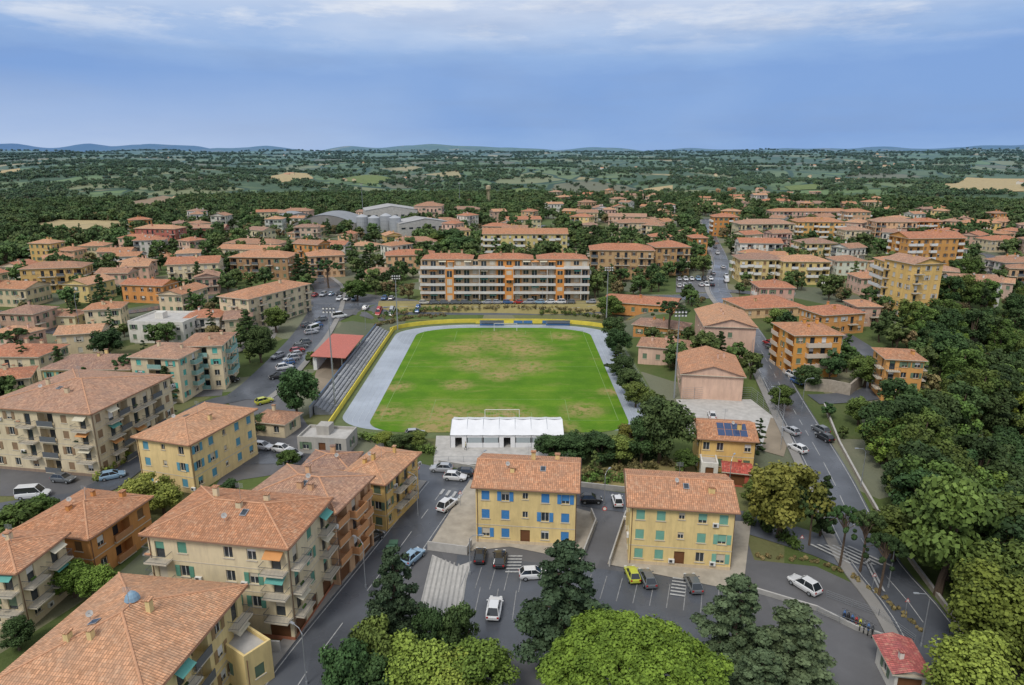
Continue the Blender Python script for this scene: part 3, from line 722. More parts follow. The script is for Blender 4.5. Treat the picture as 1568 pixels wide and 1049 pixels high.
be('red_kiosk',(1110,722),(1148,726),2.6,3.5,1,(.5,.12,.08),kind='gable',rc=(.5,.1,.07),front='g',side='n',seed=52)
be('roadside_hut',(385,645),(435,650),3,6,1,CR,kind='hip',rc=R3,front='ww',side='w',seed=51)
be('tennis_pavilion',(925,462),(1035,462),4,14,1,OR,kind='gable',rc=R4,pitch=.15,seed=53,front='wwwwww')
q=G(204,925,11.2); q.z=Tz(q.x,q.y)+9.9
mb=MB(); LB=flat('pale_blue_sheet',(.22,.34,.44),.5)
mb.tube([q,q+UP*1.9],[.55,.5],CONC,10); mb.tube([q+UP*1.9,q+UP*2.3,q+UP*2.6,q+UP*2.85],[.75,.62,.4,.08],LB,12); mb.obj('roof_ventilator')
mb=MB()
SOL=flat('solar_glass',(.03,.06,.14),.15,.6)
p0=G(1072,671,6.3);p1=G(1157,676,6.3);u=(p1-p0);u.z=0;u.normalize();v=V((-u.y,u.x,0))
for i in range(4):
    for j in range(2):
        o=V((p0.x,p0.y,Tz(p0.x,p0.y)+6.3+.32))+u*(3.2+i*1.3)+(v+UP*.3)*(.6+j*1.8)
        mb.box(o,u*1.2,(v+UP*.3)*1.65,UP*.06,SOL)
mb.obj('solar_panels')
def block():
    p0=G(644,461);p1=G(902,461); zt=Tz(p0.x,p0.y); o=V((p0.x,p0.y,zt-.2)); u=(p1-p0); u.z=0; w=u.length; u.normalize(); v=V((-u.y,u.x,0)); d=14; F=5; fh=2.95; H=F*fh
    mb=MB(); wm=wallm((.56,.40,.25)); om=wallm((.68,.30,.09)); wh=flat('pale_band',(.60,.58,.54),.8,var=.2,scale=.5)
    P=lambda x,y,z:o+u*x+v*y+UP*z
    rnd=random.Random(4)
    for f in range(F):
        z=f*fh; ins=0 if f<4 else 2.2; n=20; cw=w/n
        for k in range(n):
            xa,xb=k*cw,(k+1)*cw; y=1.6+ins
            tower = k in (3,10,16); yy=0 if tower and f<4 else y; mt=om if (tower or k in (9,11)) else wm
            mb.q([P(xa,yy,z),P(xb,yy,z),P(xb,yy,z+fh),P(xa,yy,z+fh)],mt)
            if tower and f<4:
                for xx in (xa,xb): mb.q([P(xx,yy,z),P(xx,y,z),P(xx,y,z+fh),P(xx,yy,z+fh)],mt)
            z0=z+(.1 if k%2 else .9); wa,wb=xa+cw*.2,xb-cw*.2
            mb.box(P(wa,yy-.03,z0),u*(wb-wa),v*.02,UP*(z+2.3-z0),GLASS if rnd.random()<.7 else SILL); mb.box(P((wa+wb)/2-.05,yy-.07,z0),u*.1,v*.03,UP*(z+2.3-z0),WHITE)
            if rnd.random()<.3: mb.box(P(wa-.1,yy-1.3,z+2.15),u*(wb-wa+.8),v*1.2+UP*.35,UP*.05,rnd.choice(AWN))
            if not tower:
                yb=y-1.6
                mb.box(P(xa,yb,z-.1),u*cw,v*1.6,UP*.2,wh)
                if f>0: mb.box(P(xa,yb-.12,z-.15),u*cw,v*.12,UP*.95,wh)
            elif f==4: mb.box(P(xa,y-2,z-.12),u*cw,v*2,UP*.2,wh)
            if k%4==3 and f<4: mb.box(P(xa-.1,.02,z+.81),u*.2,v*(y-.04),UP*(fh-1),wh)
    for (oo,uu,nn) in ((P(w,1.6,0),v,u),(P(0,d,0),-v,-u)):
        facade(mb,oo,uu,nn,d-1.6,H-fh,mkops(d-1.6,H-fh,4,'wbw',None,random.Random(1)),wm,False,WHITE,wh,rnd)
    mb.q([P(0,d,0),P(w,d,0),P(w,d,H-fh),P(0,d,H-fh)],wm)
    mb.q([P(0,0,4*fh-.02),P(w,0,4*fh-.02),P(w,d,4*fh-.02),P(0,d,4*fh-.02)],CONCL)
    for x0,x1 in ((1,w*.3),(w*.35,w*.66),(w*.7,w-1)):
        for xx in (x0,x1): mb.q([P(xx,3.8,4*fh),P(xx,d-1,4*fh),P(xx,d-1,H),P(xx,3.8,H)],wm)
        roof(mb,P(x0,3.8,0),u,v,x1-x0,d-4.8,H,'hip',.28,.7,roofm(R4),wm,False)
    OCC.append((V((p0.x,p0.y,0)),u,v,w,d)); mb.obj('long_balcony_apartment_block')
block()
ML=[(38,130,448,3,YE,R3,-12,11),(-20,50,470,2,CR,R1,8,11),(183,258,464,2,OR,R4,10,9),(170,216,414,2,WH,R1,-8,9),(258,340,440,3,CR,R1,-14,13),
(340,432,392,2,PI,R3,8,12),(352,445,428,3,BR,R1,4,13),(330,430,402,2,CR,R1,10,10),(183,232,382,2,PI,R1,0,10),(205,275,375,3,(.5,.16,.12),R1,8,11),(275,345,365,2,(.5,.18,.14),R1,-6,11),
(385,440,338,2,CR,R1,0,12),(430,475,335,2,PI,R3,6,12),(470,534,425,3,PE,R1,-20,12),(480,532,394,2,WH,R4,10,10),(545,604,432,1,CR,R3,6,12),(590,668,412,2,PE,R4,-8,12),
(600,668,388,2,PI,R1,4,12),(735,780,362,2,PI,R1,14,11),(775,830,350,2,CR,R1,-8,11),(740,868,396,4,YE2,R1,0,14),
(850,905,312,2,CR,R1,6,12),(935,985,308,2,PI,R1,0,12),(884,915,345,3,CR,R1,0,11),(930,990,345,2,PI,R1,10,12),(945,1020,364,3,CR,R3,-6,12),(996,1030,380,2,CR,R1,0,10),
(902,1000,428,4,(.57,.36,.18),R1,4,13),(1000,1057,422,4,(.6,.36,.18),R4,-5,13),(1058,1082,392,3,OR,R4,0,10),(1090,1130,362,4,OR,R1,5,12),
(1068,1112,325,2,PI,R1,8,12),(1112,1150,310,2,YE,R1,0,12),(1165,1215,318,2,CR,R1,6,12),(1215,1270,322,2,PI,R1,-5,12),
(1130,1216,376,4,CR,R1,-4,14),(1219,1290,372,4,(.70,.4,.14),R1,3,14),(1295,1330,352,4,PE,R1,0,12),(1338,1400,372,4,PE,R1,4,13),(1398,1440,362,3,OR,R4,0,12),(1180,1300,343,3,PI,R1,2,12),
(1130,1196,402,3,WH,R4,6,12),(1228,1280,402,3,YE2,R1,-4,12),(1130,1196,432,3,YE2,R1,3,12),(1196,1268,436,3,YE2,R1,3,12),(1280,1324,422,2,WH,R1,0,11),(1292,1330,378,3,CR,R1,0,11),
(1380,1474,418,5,(.66,.33,.12),R4,-5,14),(1378,1440,490,6,YE,R1,-12,13),(1352,1400,470,5,YE,R1,4,12),(1316,1356,452,2,PI,R1,0,11),(1476,1530,356,2,YE,R1,5,11),(1512,1568,386,2,CR,R4,-5,12),
(1455,1530,460,2,WH,R1,10,12),(1528,1590,442,3,WH,R3,-6,12),(1132,1240,486,1,PE,R4,-10,16),(1247,1332,512,2,OR,R4,-14,11),(1440,1475,505,1,CR,R3,0,8),(1160,1215,468,2,PI,R4,4,11),
(60,120,500,1,CR,R3,5,8),(0,40,432,2,CR,R1,5,10),(340,395,520,2,CR,R1,-20,11),(1310,1345,500,2,PI,R1,0,9),(640,700,352,2,WH,R1,0,11),(690,735,332,2,YE,R1,0,12),(90,160,545,2,CR,R6,-15,9),(0,60,512,2,PI,R5,5,10)]
RR=[R1,R2,R3,R4,R5,R6,R7]
for (xl,xr_,yb,fl,wc,rc,rot,d) in ML:
    c=G((xl+xr_)/2,yb); a=math.radians(-rot)
    rn=random.Random(xl+yb)
    app=(xr_-xl)/FO*(c.y*CS+(CH-c.z)*SN)
    w=max(7,(app-d*abs(math.sin(a)))/math.cos(a)); u=V((math.cos(a),math.sin(a),0))
    nm='apartment_building' if fl>=3 else 'house'
    bld(nm,c-u*w/2,c+u*w/2,d,fl*3.0+.3,fl,jit(wc,rn),kind='hip' if random.random()<.7 else 'gable',rc=rc if rc is not R1 else rn.choice(RR),shut=random.choice([(.14,.2,.13),(.25,.15,.08),(.5,.48,.42)]),bal=random.choice([None,WHITE,None]),seed=xl)
def inocc(x,y,m):
    for p0,u,v,w,d in OCC:
        dx,dy=x-p0.x,y-p0.y; a=dx*u.x+dy*u.y; b_=dx*v.x+dy*v.y
        if -m<a<w+m and -m<b_<d+m: return True
    return False
kd=kdtree.KDTree(len(RS))
for i,(x,y,r) in enumerate(RS): kd.insert((x,y,0),i)
kd.balance()
def onroad(x,y,m):
    _,i,d=kd.find((x,y,0)); return d<RS[i][2]+m
def pip(x,y,P):
    c=False; n=len(P)
    for i in range(n):
        x1,y1=P[i]; x2,y2=P[(i+1)%n]
        if (y1>y)!=(y2>y) and x<(x2-x1)*(y-y1)/(y2-y1)+x1: c=not c
    return c
def blocked(x,y,mb_,mr):
    if -53<x<39 and 112<y<240: return True
    if onroad(x,y,mr): return True
    if any(pip(x,y,A) for A in AREAS): return True
    return inocc(x,y,mb_)
def silo(p,r,h):
    mb=MB(); mb.tube([p,p+UP*h,p+UP*(h+r*.35),p+UP*(h+r*.4)],[r,r,r*.25,.3],flat('silo_steel',(.45,.46,.47),.45,.4,.3),20)
    for k in range(5): mb.tube([p+UP*(h*(k+.5)/5),p+UP*(h*(k+.5)/5+.12)],[r+.05]*2,GALV,20)
    mb.tube([p+V((r,-r*.3,0)),p+V((r,-r*.3,h+1))],[.15,.15],GALV,5)
    mb.obj('grain_silo'); OCC.append((V((p.x-r,p.y-r,0)),V((1,0,0)),V((0,1,0)),2*r,2*r))
for x,y in ((556,360),(574,362),(592,358),(606,362)): silo(G(x,y),3.8,12)
def shed(a,b_,d,h,mat,rm,arch=False,name='industrial_shed'):
    p0,p1=G(*a),G(*b_); u=(p1-p0);u.z=0;w=u.length;u.normalize();v=V((-u.y,u.x,0)); o=V((p0.x,p0.y,p0.z-.3)); mb=MB(); P=lambda x,y,z:o+u*x+v*y+UP*z
    n=10 if arch else 2; pr=[(w*k/n,h+(math.sin(math.pi*k/n)*w*.13 if arch else (1-abs(2*k/n-1))*w*.08)) for k in range(n+1)]
    mb.q([P(0,0,0),P(w,0,0)]+[P(x,0,z) for x,z in pr[::-1]],mat); mb.q([P(0,d,0),P(w,d,0)]+[P(x,d,z) for x,z in pr[::-1]],mat)
    for (x,z),(x2,z2) in zip(pr,pr[1:]): mb.q([P(x,-.3,z+.05),P(x2,-.3,z2+.05),P(x2,d+.3,z2+.05),P(x,d+.3,z+.05)],rm)
    for x in (0,w): mb.q([P(x,0,0),P(x,d,0),P(x,d,h),P(x,0,h)],mat)
    for k in range(int(w/5)): mb.box(P(1.5+k*5,-.05,h*.6),u*2.6,v*.04,UP*1.1,GLASS)
    mb.box(P(w*.45,-.06,0),u*4,v*.04,UP*4,DARK); mb.obj(name); OCC.append((V((p0.x,p0.y,0)),u,v,w,d))
GS=flat('grey_sheet',(.25,.26,.27),.6,var=.25,scale=.2); GS2=flat('pale_sheet',(.38,.37,.36),.7,var=.25,scale=.15)
shed((452,357),(545,357),38,7,PAVE,GS,True); shed((612,364),(690,360),20,9,CONCL,GS2); shed((440,342),(480,340),26,5,PAVE,GS,True); shed((560,345),(640,343),30,11,CONCL,GS2)
be('silo_house',(634,316),(676,316),13,18,3,PI,rc=R3)
p=G(748,318); mb=MB(); TT=flat('tower_tan',(.42,.34,.22),.8)
for a,b_ in ((-1,-1),(1,-1),(1,1),(-1,1)): mb.tube([p+V((a*1.5,b_*1.5,0)),p+V((a*1.2,b_*1.2,17))],[.25,.2],TT,6)
mb.tube([p,p+UP*17],[.6,.6],TT,8); mb.tube([p+UP*17,p+UP*18,p+UP*21,p+UP*21.8],[1.6,2.5,2.5,.6],TT,14); mb.obj('water_tower')
REG=[([(830,298),(1010,296),(1060,372),(905,374),(745,385),(640,375),(700,345),(830,340)],50),([(1062,292),(1290,300),(1568,350),(1620,470),(1480,450),(1340,432),(1112,432),(1070,330)],82),
([(200,345),(440,330),(560,325),(640,345),(640,430),(520,450),(330,430),(130,470),(-60,520),(-60,420),(180,385)],38),([(-60,440),(200,440),(330,440),(330,470),(180,500),(180,530),(-60,560)],16)]
TOWN=[]
for poly,n in REG:
    W=[G(*p) for p in poly]; PP=[(q.x,q.y) for q in W]; TOWN.append(PP); k=0;tr=0
    while k<n and tr<n*60:
        tr+=1; pxx=random.uniform(min(p[0] for p in poly),max(p[0] for p in poly)); pyy=random.uniform(min(p[1] for p in poly),max(p[1] for p in poly))
        if not pip(pxx,pyy,poly): continue
        c=G(pxx,pyy)
        if blocked(c.x,c.y+5,9,7): continue
        w=random.uniform(8,15); d=random.uniform(8,11); a=math.radians(random.choice([0,12,-22,20,80,-35,45])+random.uniform(-8,8)); u=V((math.cos(a),math.sin(a),0))
        fl=random.choice([1,2,2,3,3])
        bld('house' if fl<3 else 'apartment_building',c-u*w/2,c+u*w/2,d,fl*3+random.uniform(0,.8),fl,jit(random.choice([CR,CR,YE2,PE,WH,PI,PI,YE,OR,WH]),random),kind='hip' if random.random()<.6 else 'gable',rc=random.choice(RR),seed=k)
        k+=1
# ---------------------------------------------------------------- trees
def leafcloud(cs,rs,n,size,flat_=1.,out=1.,seed=0):
    g=np.random.default_rng(seed); cs=np.array(cs,float); rs=np.array(rs,float)
    pr=rs**2; pr/=pr.sum(); ci=g.choice(len(cs),n,p=pr)
    d=g.normal(size=(n,3)); d/=np.linalg.norm(d,axis=1,keepdims=True)
    r=rs[ci]*(g.random(n)**.35)*g.uniform(.85,1.12,n)
    P=cs[ci]+d*r[:,None]*np.array([1,1,flat_])
    N=d*out+g.normal(size=(n,3))*.55+np.array([0,0,.35]); N/=np.linalg.norm(N,axis=1,keepdims=True)
    A=np.cross(N,g.normal(size=(n,3))); A/=np.linalg.norm(A,axis=1,keepdims=True); B=np.cross(N,A)
    s=(size*g.uniform(.55,1.3,n))[:,None]
    q=np.stack([P-A*s*.5-B*s*.25,P+A*s*.15-B*s*.5,P+A*s*.5+B*s*.3,P-A*s*.2+B*s*.5],1).reshape(-1,3)
    csh=g.uniform(0,1,len(cs))[ci]; sh=np.clip(.08+.42*csh+.36*(d[:,2]*.5+.5)*(r/rs[ci])+g.uniform(-.12,.22,n),0,1)  # random tone per clump and leaf, plus lit tops and shaded hearts painted in
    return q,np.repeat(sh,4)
def treemesh(name,mb,q,sh,fm):
    base=mb.mesh(name+'_w'); tv=np.zeros(len(base.vertices)*3); base.vertices.foreach_get('co',tv); tv=tv.reshape(-1,3)
    tf=np.array([list(f) for f in mb.f if len(f)==4])
    v=np.concatenate([tv,q]); lf=np.arange(len(q)).reshape(-1,4)+len(tv)
    f=np.concatenate([tf,lf]); mi=np.concatenate([np.zeros(len(tf)),np.ones(len(lf))])
    me=npmesh(name,v,f,[BARK,fm],False,mi)
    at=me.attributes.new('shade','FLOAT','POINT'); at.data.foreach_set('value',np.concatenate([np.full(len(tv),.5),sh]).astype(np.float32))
    return me
def t_broad(name,fm,h,r,n,size,seed,nc=34,trunk=.3):
    g=random.Random(seed); mb=MB(); tz=h*trunk; lean=V((g.uniform(-.3,.3),g.uniform(-.3,.3),0))
    mb.tube([V((0,0,-.4)),V((0,0,tz*.5))+lean*.3,V((0,0,tz))+lean,V((0,0,h*.7))+lean*1.5],[r*.085,r*.065,r*.05,r*.02],BARK,7)
    cs=[];rs=[]
    ax=[g.uniform(.8,1.15) for _ in range(2)]
    for k in range(nc):
        t=g.uniform(0,2*math.pi); z=g.uniform(-.85,1); rho=math.sqrt(max(0,1-z*z*.8))*g.uniform(.35,1.0)
        c=V((math.cos(t)*rho*r*.82*ax[0],math.sin(t)*rho*r*.82*ax[1],h*.60+z*h*.30)); cs.append(tuple(c)); rs.append(r*g.uniform(.14,.32))
        if k<9: mb.tube([V((0,0,tz*g.uniform(.8,1.3)))+lean,V(c)*.6+V((0,0,c.z*.35)),c],[r*.035,r*.022,r*.01],BARK,5)
    return treemesh(name,mb,*leafcloud(cs,rs,n,size,.85,seed=seed),fm)
def t_umb(name,fm,h,r,n,size,seed,nc=110,dome=.28):
    g=random.Random(seed); mb=MB(); mb.tube([V((0,0,-.4)),V((.2,.1,h*.35)),V((0,.2,h*.68))],[r*.07,r*.055,r*.045],BARK,9); cs=[];rs=[]
    for k in range(nc):
        t=g.uniform(0,2*math.pi); rho=math.sqrt(g.random())*.93
        z=h*(1-dome*rho**2.2)-r*.1-g.random()**2*h*.08
        wob=1+.08*math.sin(3*t+seed)+.05*math.sin(7*t)
        c=V((math.cos(t)*rho*r*wob,math.sin(t)*rho*r*wob,z-g.uniform(0,.07)*h)); cs.append(tuple(c)); rs.append(r*g.uniform(.06,.14))
        if k<16: mb.tube([V((0,.1,h*g.uniform(.5,.68))),V((c.x*.5,c.y*.5,h*.74)),c-V((0,0,r*.05))],[r*.03,r*.02,r*.008],BARK,5)
    return treemesh(name,mb,*leafcloud(cs,rs,n,size,.75,seed=seed),fm)
def t_con(name,fm,h,r,n,size,seed,nc=90,irr=.35,low=.16,power=.8):
    g=random.Random(seed); mb=MB(); mb.tube([V((0,0,-.4)),V((0,0,h*.5)),V((0,0,h*.97))],[r*.08,r*.05,r*.01],BARK,7); cs=[];rs=[]
    nb=nc//3
    for k in range(nb):
        zf=low+(1-low)*((k+.5)/nb)**.95; R=r*(1-zf)**power*1.02*g.uniform(1-irr,1.1)+.06*r; t=k*2.4+g.uniform(-.4,.4)
        droop=g.uniform(.0,.12)*h*.3
        tip=V((math.cos(t)*R,math.sin(t)*R,zf*h-droop)); root=V((0,0,zf*h))
        if k%2==0: mb.tube([root,tip*.5+root*.5+UP*.1,tip],[r*.022,r*.015,r*.005],BARK,4)
        for j,fr in enumerate((.35,.68,.97)):
            c=root.lerp(tip,fr)+V((g.uniform(-.1,.1)*r,g.uniform(-.1,.1)*r,0)); cs.append(tuple(c)); rs.append(max(.12*r,R*.27)*g.uniform(.8,1.2))
    cs.append((0,0,h*.97)); rs.append(.07*r)
    return treemesh(name,mb,*leafcloud(cs,rs,n,size,.5,seed=seed),fm)
M_={}
M_['broadleaf_tree']=[t_broad('broadleaf',F_BROAD,10,5,8000,.42,s,50) for s in (1,2)]
M_['dark_oak_tree']=[t_broad('oak',F_DARK,10,5,9000,.4,s,50,.15) for s in (3,4)]
M_['yellowing_tree']=[t_broad('plane',F_YEL,10,5,9000,.4,5,55)]
M_['lime_tree']=[t_broad('lime',F_LITE,10,5,12000,.32,s,60,.2) for s in (6,8)]
M_['stone_pine']=[t_umb('stonepine',F_PINE,14,8,85000,.24,7,300)]
M_['umbrella_pine']=[t_umb('umbpine',F_DARK,12,5,9000,.32,9,60,.3)]
M_['cedar_tree']=[t_con('cedar',F_CED,15,5,26000,.3,s,150,.4,.12,.62) for s in (11,12)]
M_['conifer_tree']=[t_con('conifer',F_DARK,12,4,9000,.34,13,90)]
M_['cypress_tree']=[t_con('cypress',F_DARK,10,1.3,3500,.3,14,80,.15,.04,.45)]
BH={'broadleaf_tree':(10,5),'dark_oak_tree':(10,5),'yellowing_tree':(10,5),'lime_tree':(10,5),'stone_pine':(14,8),'umbrella_pine':(12,5),'cedar_tree':(15,5),'conifer_tree':(12,4),'cypress_tree':(10,1.3)}
def tree(kind,x,yt,h,r,base=False):
    p=G(x,yt) if base else G(x,yt,h)
    o=bpy.data.objects.new(kind,random.choice(M_[kind])); S.collection.objects.link(o); o.location=p
    bh,brr=BH[kind]; o.scale=(r/brr,r/brr,h/bh); o.rotation_euler[2]=random.uniform(0,6.28)
TL=[('stone_pine',972,974,13,8.8),('cedar_tree',868,832,16,6),('cedar_tree',600,838,13.5,4.2),('dark_oak_tree',655,935,7,2.6),('dark_oak_tree',702,925,7.5,2.6),
('cedar_tree',1133,885,13,5),('cedar_tree',1225,928,11,5.6),('lime_tree',640,985,7.5,4.6),('lime_tree',735,992,7,4.4),('broadleaf_tree',572,950,8,3.4),('dark_oak_tree',525,985,8,3.2),('lime_tree',690,1010,6.5,4),
('yellowing_tree',1206,705,12.5,5.8),('conifer_tree',1268,728,10,2.5),('umbrella_pine',1300,768,10,2.6),('umbrella_pine',1332,775,10,2.8),('umbrella_pine',1362,812,9.5,2.8),('umbrella_pine',1250,750,9,2.4),
('broadleaf_tree',1470,728,17,7),('lime_tree',1545,880,12,6.5),('dark_oak_tree',1016,612,12.5,6.2),('dark_oak_tree',985,640,9,4),('dark_oak_tree',450,566,11,5.2),('conifer_tree',375,474,12,5),('conifer_tree',455,388,14,5),('conifer_tree',468,392,12,4),
('broadleaf_tree',545,428,8,6),('umbrella_pine',1028,458,11,6),('conifer_tree',1105,507,9,3.6),('broadleaf_tree',1195,472,8,5),('yellowing_tree',215,728,6,4),('yellowing_tree',245,742,5,3.4),('lime_tree',105,862,5,3.2),('lime_tree',140,870,4.5,3),
('dark_oak_tree',350,735,4,2.4),('broadleaf_tree',20,775,5,4),('broadleaf_tree',60,760,4,3),('dark_oak_tree',845,668,5,4),('dark_oak_tree',880,665,5.5,4.4),('dark_oak_tree',920,664,6,4.6),('broadleaf_tree',950,668,5.5,4),('yellowing_tree',965,650,6,3),
('dark_oak_tree',690,350,12,11),('dark_oak_tree',705,362,11,10),('broadleaf_tree',670,356,10,9),('broadleaf_tree',640,660,3.5,2.6),('dark_oak_tree',615,664,3.5,3),('lime_tree',590,662,3,2.6),('cypress_tree',135,450,9,1.6),('cypress_tree',105,455,9,1.6),
('cypress_tree',145,448,9,1.5),('cypress_tree',320,470,10,1.6),('cypress_tree',218,520,10,1.6),('cypress_tree',30,520,10,1.7),('cypress_tree',165,470,9,1.5),('conifer_tree',300,400,12,4),('conifer_tree',150,420,12,4),('umbrella_pine',20,500,10,5),('umbrella_pine',190,540,9,4),('conifer_tree',85,530,10,3),('umbrella_pine',500,395,12,6),('conifer_tree',560,380,13,4.5),('cypress_tree',1190,500,9,1.6),('cypress_tree',1165,640,7,1.4),
('broadleaf_tree',935,452,9,5),('dark_oak_tree',940,485,8,4.5),('dark_oak_tree',945,505,8,4.5),('conifer_tree',948,528,8,3.5),('dark_oak_tree',955,545,7,4),('dark_oak_tree',965,565,7,4),('broadleaf_tree',975,585,6,3.6),('broadleaf_tree',1000,600,6,3.6),
('dark_oak_tree',1240,560,6,4),('broadleaf_tree',1330,545,8,5),('broadleaf_tree',1200,590,6,3.6),('broadleaf_tree',440,690,3.5,2.6),('dark_oak_tree',400,635,4,3),('lime_tree',1505,985,9,5.5),('broadleaf_tree',1568,760,14,7),('broadleaf_tree',1380,780,8,5),
('dark_oak_tree',560,1010,6,3.5),('cedar_tree',1170,1000,9,4.5),('dark_oak_tree',20,950,4,2.2),('dark_oak_tree',395,500,10,4.5),('broadleaf_tree',420,470,8,5),('dark_oak_tree',160,505,8,5),('conifer_tree',250,560,9,3),('broadleaf_tree',1160,735,5,3),('broadleaf_tree',1050,690,4,3),('broadleaf_tree',1320,610,6,4),('dark_oak_tree',1345,618,5,3.5)]
for t in TL: tree(*t)
def hedge(name,px,h,w,fm,n=60):
    P=[G(*p) for p in px]; path=smooth_path(P,1.2) ; cs=[];rs=[]
    for q in path:
        for j in range(2): cs.append((q.x+random.uniform(-.3,.3)*w,q.y+random.uniform(-.3,.3)*w,Tz(q.x,q.y)+h*.5+random.uniform(-.15,.2)*h)); rs.append(h*.55*random.uniform(.7,1.2))
    mb=MB()
    for q in path[::2]: b0=V((q.x,q.y,Tz(q.x,q.y))); mb.tube([b0,b0+UP*h*.7],[.06,.03],BARK,4)
    me=treemesh(name,mb,*leafcloud(cs,rs,len(cs)*n,.32,1.,seed=len(cs)),fm); o=bpy.data.objects.new(name,me); S.collection.objects.link(o)
hedge('hedge',[(555,672),(600,684),(658,694)],1.8,1.6,F_BROAD,90)
hedge('hedge',[(150,735),(200,700),(215,690)],1.6,1.4,F_LITE)
hedge('hedge',[(878,690),(960,700),(1010,700)],2.2,3,F_DARK,90)
hedge('hedge',[(1140,800),(1180,812),(1215,840)],1.6,2,F_BROAD,90)
hedge('embankment_scrub',[(580,488),(640,477),(740,473),(840,473),(905,478)],1.1,5,F_OLIVE,35)
hedge('embankment_scrub',[(590,482),(640,476),(700,474)],1.3,5,F_BROAD,45)
hedge('embankment_scrub',[(575,500),(620,490),(680,484)],1.2,3,F_OLIVE,50)
hedge('embankment_scrub',[(830,480),(880,482),(915,488)],1.3,4,F_BROAD,50)
hedge('embankment_scrub',[(880,730),(960,722),(1020,715)],1.4,4,F_OLIVE,90)
hedge('embankment_scrub',[(890,740),(980,735)],1.4,4,F_BROAD,70)
hedge('roadside_shrubs',[(735,1000),(690,1000),(600,1020)],1.6,3,F_BROAD,90)
hedge('roadside_shrubs',[(1165,855),(1250,862),(1330,900),(1405,965)],.5,1.5,F_OLIVE,50)
def scatter(name,mesh,pts):
    n=len(pts)
    if n==0: return
    p=np.array(pts,float); a=rng.uniform(0,2*math.pi,n); q=[]
    for k in range(4):
        t=a+math.pi/4+k*math.pi/2; r=p[:,3]*math.sqrt(.5); q.append(np.stack([p[:,0]+r*np.cos(t),p[:,1]+r*np.sin(t),p[:,2]],1))
    v=np.stack(q,1).reshape(-1,3); me=npmesh(name+'_points',v,np.arange(n*4).reshape(-1,4),[])
    o=bpy.data.objects.new(name,me); S.collection.objects.link(o); o.instance_type='FACES'; o.use_instance_faces_scale=True; o.instance_faces_scale=1
    o.show_instancer_for_render=False; o.show_instancer_for_viewport=False
    c=bpy.data.objects.new('tree_form',mesh); S.collection.objects.link(c); c.parent=o
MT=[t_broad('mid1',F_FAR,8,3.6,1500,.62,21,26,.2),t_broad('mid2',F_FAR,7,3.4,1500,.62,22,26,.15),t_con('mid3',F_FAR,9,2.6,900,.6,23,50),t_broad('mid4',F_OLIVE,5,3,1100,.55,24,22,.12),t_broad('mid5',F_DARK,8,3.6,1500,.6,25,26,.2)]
SL=[t_broad('slope1',F_BROAD,10,4.5,4500,.42,31,40,.2),t_broad('slope2',F_DARK,11,4.6,4500,.42,32,40,.2),t_broad('slope3',F_LITE,8,4,4000,.4,33,36,.2),t_broad('slope4',F_OLIVE,5,3.4,2200,.42,34,30,.12)]
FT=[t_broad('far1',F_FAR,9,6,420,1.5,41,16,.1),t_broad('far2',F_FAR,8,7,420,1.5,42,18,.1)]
XEY=[0,61,101,125,142,175,215,260,330]; XEX=[46,54,63,71,99,112,125,160,200]
def intown(x,y): return any(pip(x,y,P) for P in TOWN)
B=[[],[],[],[],[]]; k=0
for _ in range(42000):
    D=math.sqrt(random.uniform(70**2,950**2)); a=random.uniform(-.72,.72); x,y=D*math.sin(a),D*math.cos(a)
    if noise.noise(V((x/40,y/40,3)))<(-.11 if x<0 else -.15) and D<600: continue
    if D<135 and x<60 and random.random()<.5: continue
    if x>np.interp(y,XEY,XEX)-2 and y<260: continue
    if blocked(x,y,2.0,1.2): continue
    tw=intown(x,y)
    if tw and random.random()<.4: continue
    s=random.uniform(.5,1.2)*(1.2 if D>300 else 1)
    if D<160: s*=.55
    B[random.choices([0,1,2,3,4],[5,5,2,2,3])[0]].append((x,y,Tz(x,y)-.1,s)); k+=1
    if k>9500: break
for i in range(5): scatter('garden_trees',MT[i],B[i])
B=[[],[],[],[]]; n_=0
for _ in range(9000):
    y=random.uniform(30,330); xe=float(np.interp(y,XEY,XEX)); x=xe+random.uniform(0,1)**1.3*260
    if onroad(x,y,2) or inocc(x,y,3): continue
    oli=y>165 and noise.noise(V((x/30,y/30,9)))>-.05
    if oli and random.random()<.35: continue
    B[3 if oli and random.random()<.65 else random.choices([0,1,2],[5,5,1])[0]].append((x,y,Tz(x,y)-.3,random.uniform(.5,1.2)*(.7 if oli else 1))); n_+=1
    if n_>3000: break
for i in range(4): scatter('valley_woodland',SL[i],B[i])
B=[[],[]]; OL=[]
for _ in range(60000):
    D=math.exp(random.uniform(math.log(420),math.log(9000))); a=random.uniform(-.74,.74); x,y=D*math.sin(a),D*math.cos(a)
    nv=noise.noise(V((x/300,y/210,1)))+.5*noise.noise(V((x/90,y/90,5)))
    th=-.05 if D<900 else (.04 if D<2500 else .10)
    if nv<th and random.random()>.10: continue
    if D<1400 and intown(x,y): continue
    if D<3500 and any(pip(x,y,A) for A in FA): continue
    if D<1100 and (inocc(x,y,5) or onroad(x,y,4)): continue
    if D<700 and blocked(x,y,4,3): continue
    s=.75+min(1.6,D/4500)*random.uniform(.7,1.2)
    (OL if random.random()<.08 and D<2500 else B[random.randint(0,1)]).append((x,y,Tz(x,y)-.8,s))
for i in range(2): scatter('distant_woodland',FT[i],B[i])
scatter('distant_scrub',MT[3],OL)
mb=MB(); fw=[flat('farm_wall_%d'%i,c,.9) for i,c in enumerate([CR,PI,WH])]; fr_=[flat('farm_roof_%d'%i,c,.9) for i,c in enumerate([R1,R7])]
